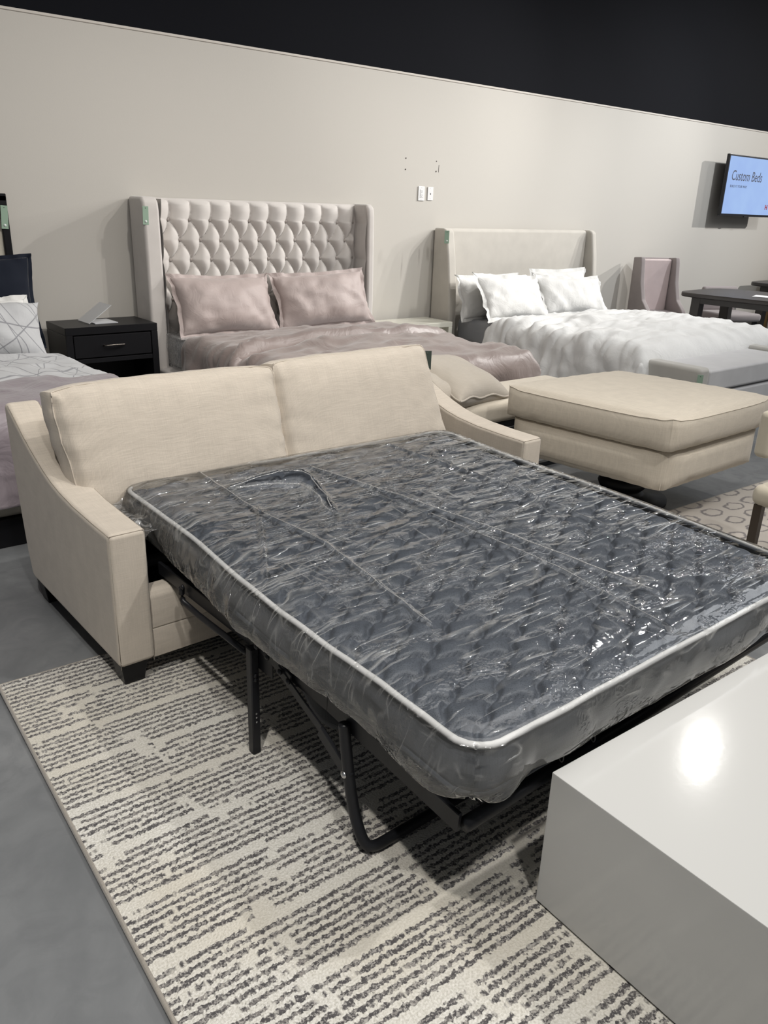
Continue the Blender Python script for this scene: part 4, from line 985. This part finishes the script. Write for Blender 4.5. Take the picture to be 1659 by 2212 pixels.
link('sensor', box_bm((-.03, -.02, -.362), (.03, 0, -.350), .002, 1), M_BLK, tv, False)
M_INK = plain('dark_ink', (.015, .02, .05), .5); M_RED = plain('red_ink', (.35, .03, .06), .5)
def text(body, size, x, z, m, parent, sx=1.0, shear=0, off=0, name='lettering'):
    c = bpy.data.curves.new(name, 'FONT'); c.body = body; c.size = size; c.extrude = .0005; c.shear = shear; c.offset = off; c.align_x = 'LEFT'; c.resolution_u = 3
    o = bpy.data.objects.new('tmp', c); COL.objects.link(o)
    dg = bpy.context.evaluated_depsgraph_get(); me = bpy.data.meshes.new_from_object(o.evaluated_get(dg)); bpy.data.objects.remove(o)
    me.materials.clear(); me.materials.append(m)
    q = bpy.data.objects.new(name, me); COL.objects.link(q); q.parent = parent; q.location = (x, -.0235, z); q.rotation_euler = (PI/2, 0, 0); q.scale = (sx, 1, 1); return q
dsp = tv
text('Custom Beds', .165, -.505, .062, M_INK, dsp, .82, .12)
text('BUILD IT YOUR WAY', .042, -.50, -.02, M_INK, dsp, 1.0)
text('H', .075, .44, -.255, M_RED, dsp, 1.2, 0, .004, 'logo')

# ---------------------------------------------------------------- dining corner
M_PINKV = velvet('blush_velvet', (.66, .55, .54), .4)  # inner back colour raised in place of fill light
M_TAUPE = velvet('taupe_velvet', (.34, .30, .295), .3)
M_ESP = plain('espresso_wood', (.040, .034, .031), .4)
def wing_chair(loc, rz, label):
    c = root('wing_chair', loc, label, 'chair', rz)
    link('inner_back', box_bm((-.19, .16, .40), (.19, .24, 1.035), .02, 3), M_PINKV, c, True, angle=60)
    link('seat', box_bm((-.24, -.30, .36), (.24, .20, .47), .03, 3), M_TAUPE, c, True, angle=60)
    for sx in (-1, 1):
        pr = [(.26, .30), (.26, 1.05), (.10, 1.06), (.08, 1.0), (.04, .78), (-.04, .60), (-.18, .50), (-.24, .40), (-.24, .30)]
        x0, x1 = (.19, .245) if sx > 0 else (-.245, -.19)
        link('wing', prism(pr, x0, x1, 'x', .012, 3), M_TAUPE, c, True, angle=50)
    link('outer_back', box_bm((-.24, .24, .30), (.24, .28, 1.05), .012, 2), M_TAUPE, c, True, angle=50)
    for x, y in ((-.2, -.26), (.2, -.26), (-.2, .24), (.2, .24)): link('leg', box_bm((x-.02, y-.02, 0), (x+.02, y+.02, .37), .002, 1), M_BLKW, c, False)
    return c
wing_chair((8.40, 5.42, 0), math.radians(-27), 'blush velvet wing chair by the wall at the dark table end')
def dtable(name, label, loc, w_, d, rz=0):
    t = root(name, loc, label, 'dining table', rz)
    o = [( w_/2*math.copysign(abs(math.cos(a))**.35, math.cos(a)), d/2*math.copysign(abs(math.sin(a))**.35, math.sin(a))) for a in [2*PI*k/48 for k in range(48)]]
    link('tabletop', prism(o, .715, .76, 'z', .012, 3), M_ESP, t, True, angle=40)
    link('apron', box_bm((-w_/2+.15, -d/2+.15, .65), (w_/2-.15, d/2-.15, .716)), M_ESP, t, False)
    for sx in (-1, 1):
        for sy in (-1, 1):
            b = box_bm((-.05, -.05, 0), (.05, .05, .70), .004, 1)
            for v in b.verts: v.co.x += sx*(.04)*(1-v.co.z/.7)
            link('leg', b, M_ESP, t, False, (sx*(w_/2-.20), sy*(d/2-.20), 0))
    return t
dtable('dining_table', 'dark espresso dining table with a paper on it beside the white bed', (8.42, 4.05, 0), 1.05, 1.80, math.radians(3))
dtable('dining_table', 'second dark dining table standing further back at the right edge', (10.9, 4.9, 0), 1.5, .95, 0)
o = link('paper_sheet', box_bm((-.11, -.15, 0), (.11, .15, .002)), plain('white_paper', (.8, .8, .8), .7), None, False, (8.35, 4.12, .7615), (0, 0, .3)); tag(o, 'white sheet of paper lying on the near dark dining table', 'paper')
c = root('dining_chair', (9.25, 5.0, 0), 'taupe upholstered chair behind the near dark dining table', 'chair', math.radians(-20))
link('seat', box_bm((-.25, -.25, .38), (.25, .25, .47), .03, 3), M_TAUPE, c, True); link('backrest', box_bm((-.25, .20, .46), (.25, .27, .74), .03, 3), M_TAUPE, c, True)
for x, y in ((-.2, -.2), (.2, -.2), (-.2, .2), (.2, .2)): link('leg', box_bm((x-.02, y-.02, 0), (x+.02, y+.02, .39)), M_BLKW, c, False)
c = root('dining_chair', (11.55, 5.50, 0), 'tan wood framed chair with cream back behind the far table', 'chair', 0)
M_OAK = plain('honey_oak', (.35, .22, .09), .45)
link('backrest', box_bm((-.30, .02, .84), (.30, .08, .92), .02, 3), M_CREAMV, c, True)
fr = box_bm((-.32, .0, .74), (.32, .05, .80), .005, 1); link('frame', fr, M_OAK, c, False)
link('seat', box_bm((-.28, -.3, .40), (.28, .1, .48), .03, 3), M_CREAMV, c, True)
for x, y in ((-.29, -.26), (.29, -.26)): link('leg', box_bm((x-.02, y-.02, 0), (x+.02, y+.02, .41)), M_OAK, c, False)
for x in (-.29, .29): link('leg', box_bm((x-.02, .02, 0), (x+.02, .06, .86)), M_OAK, c, False)
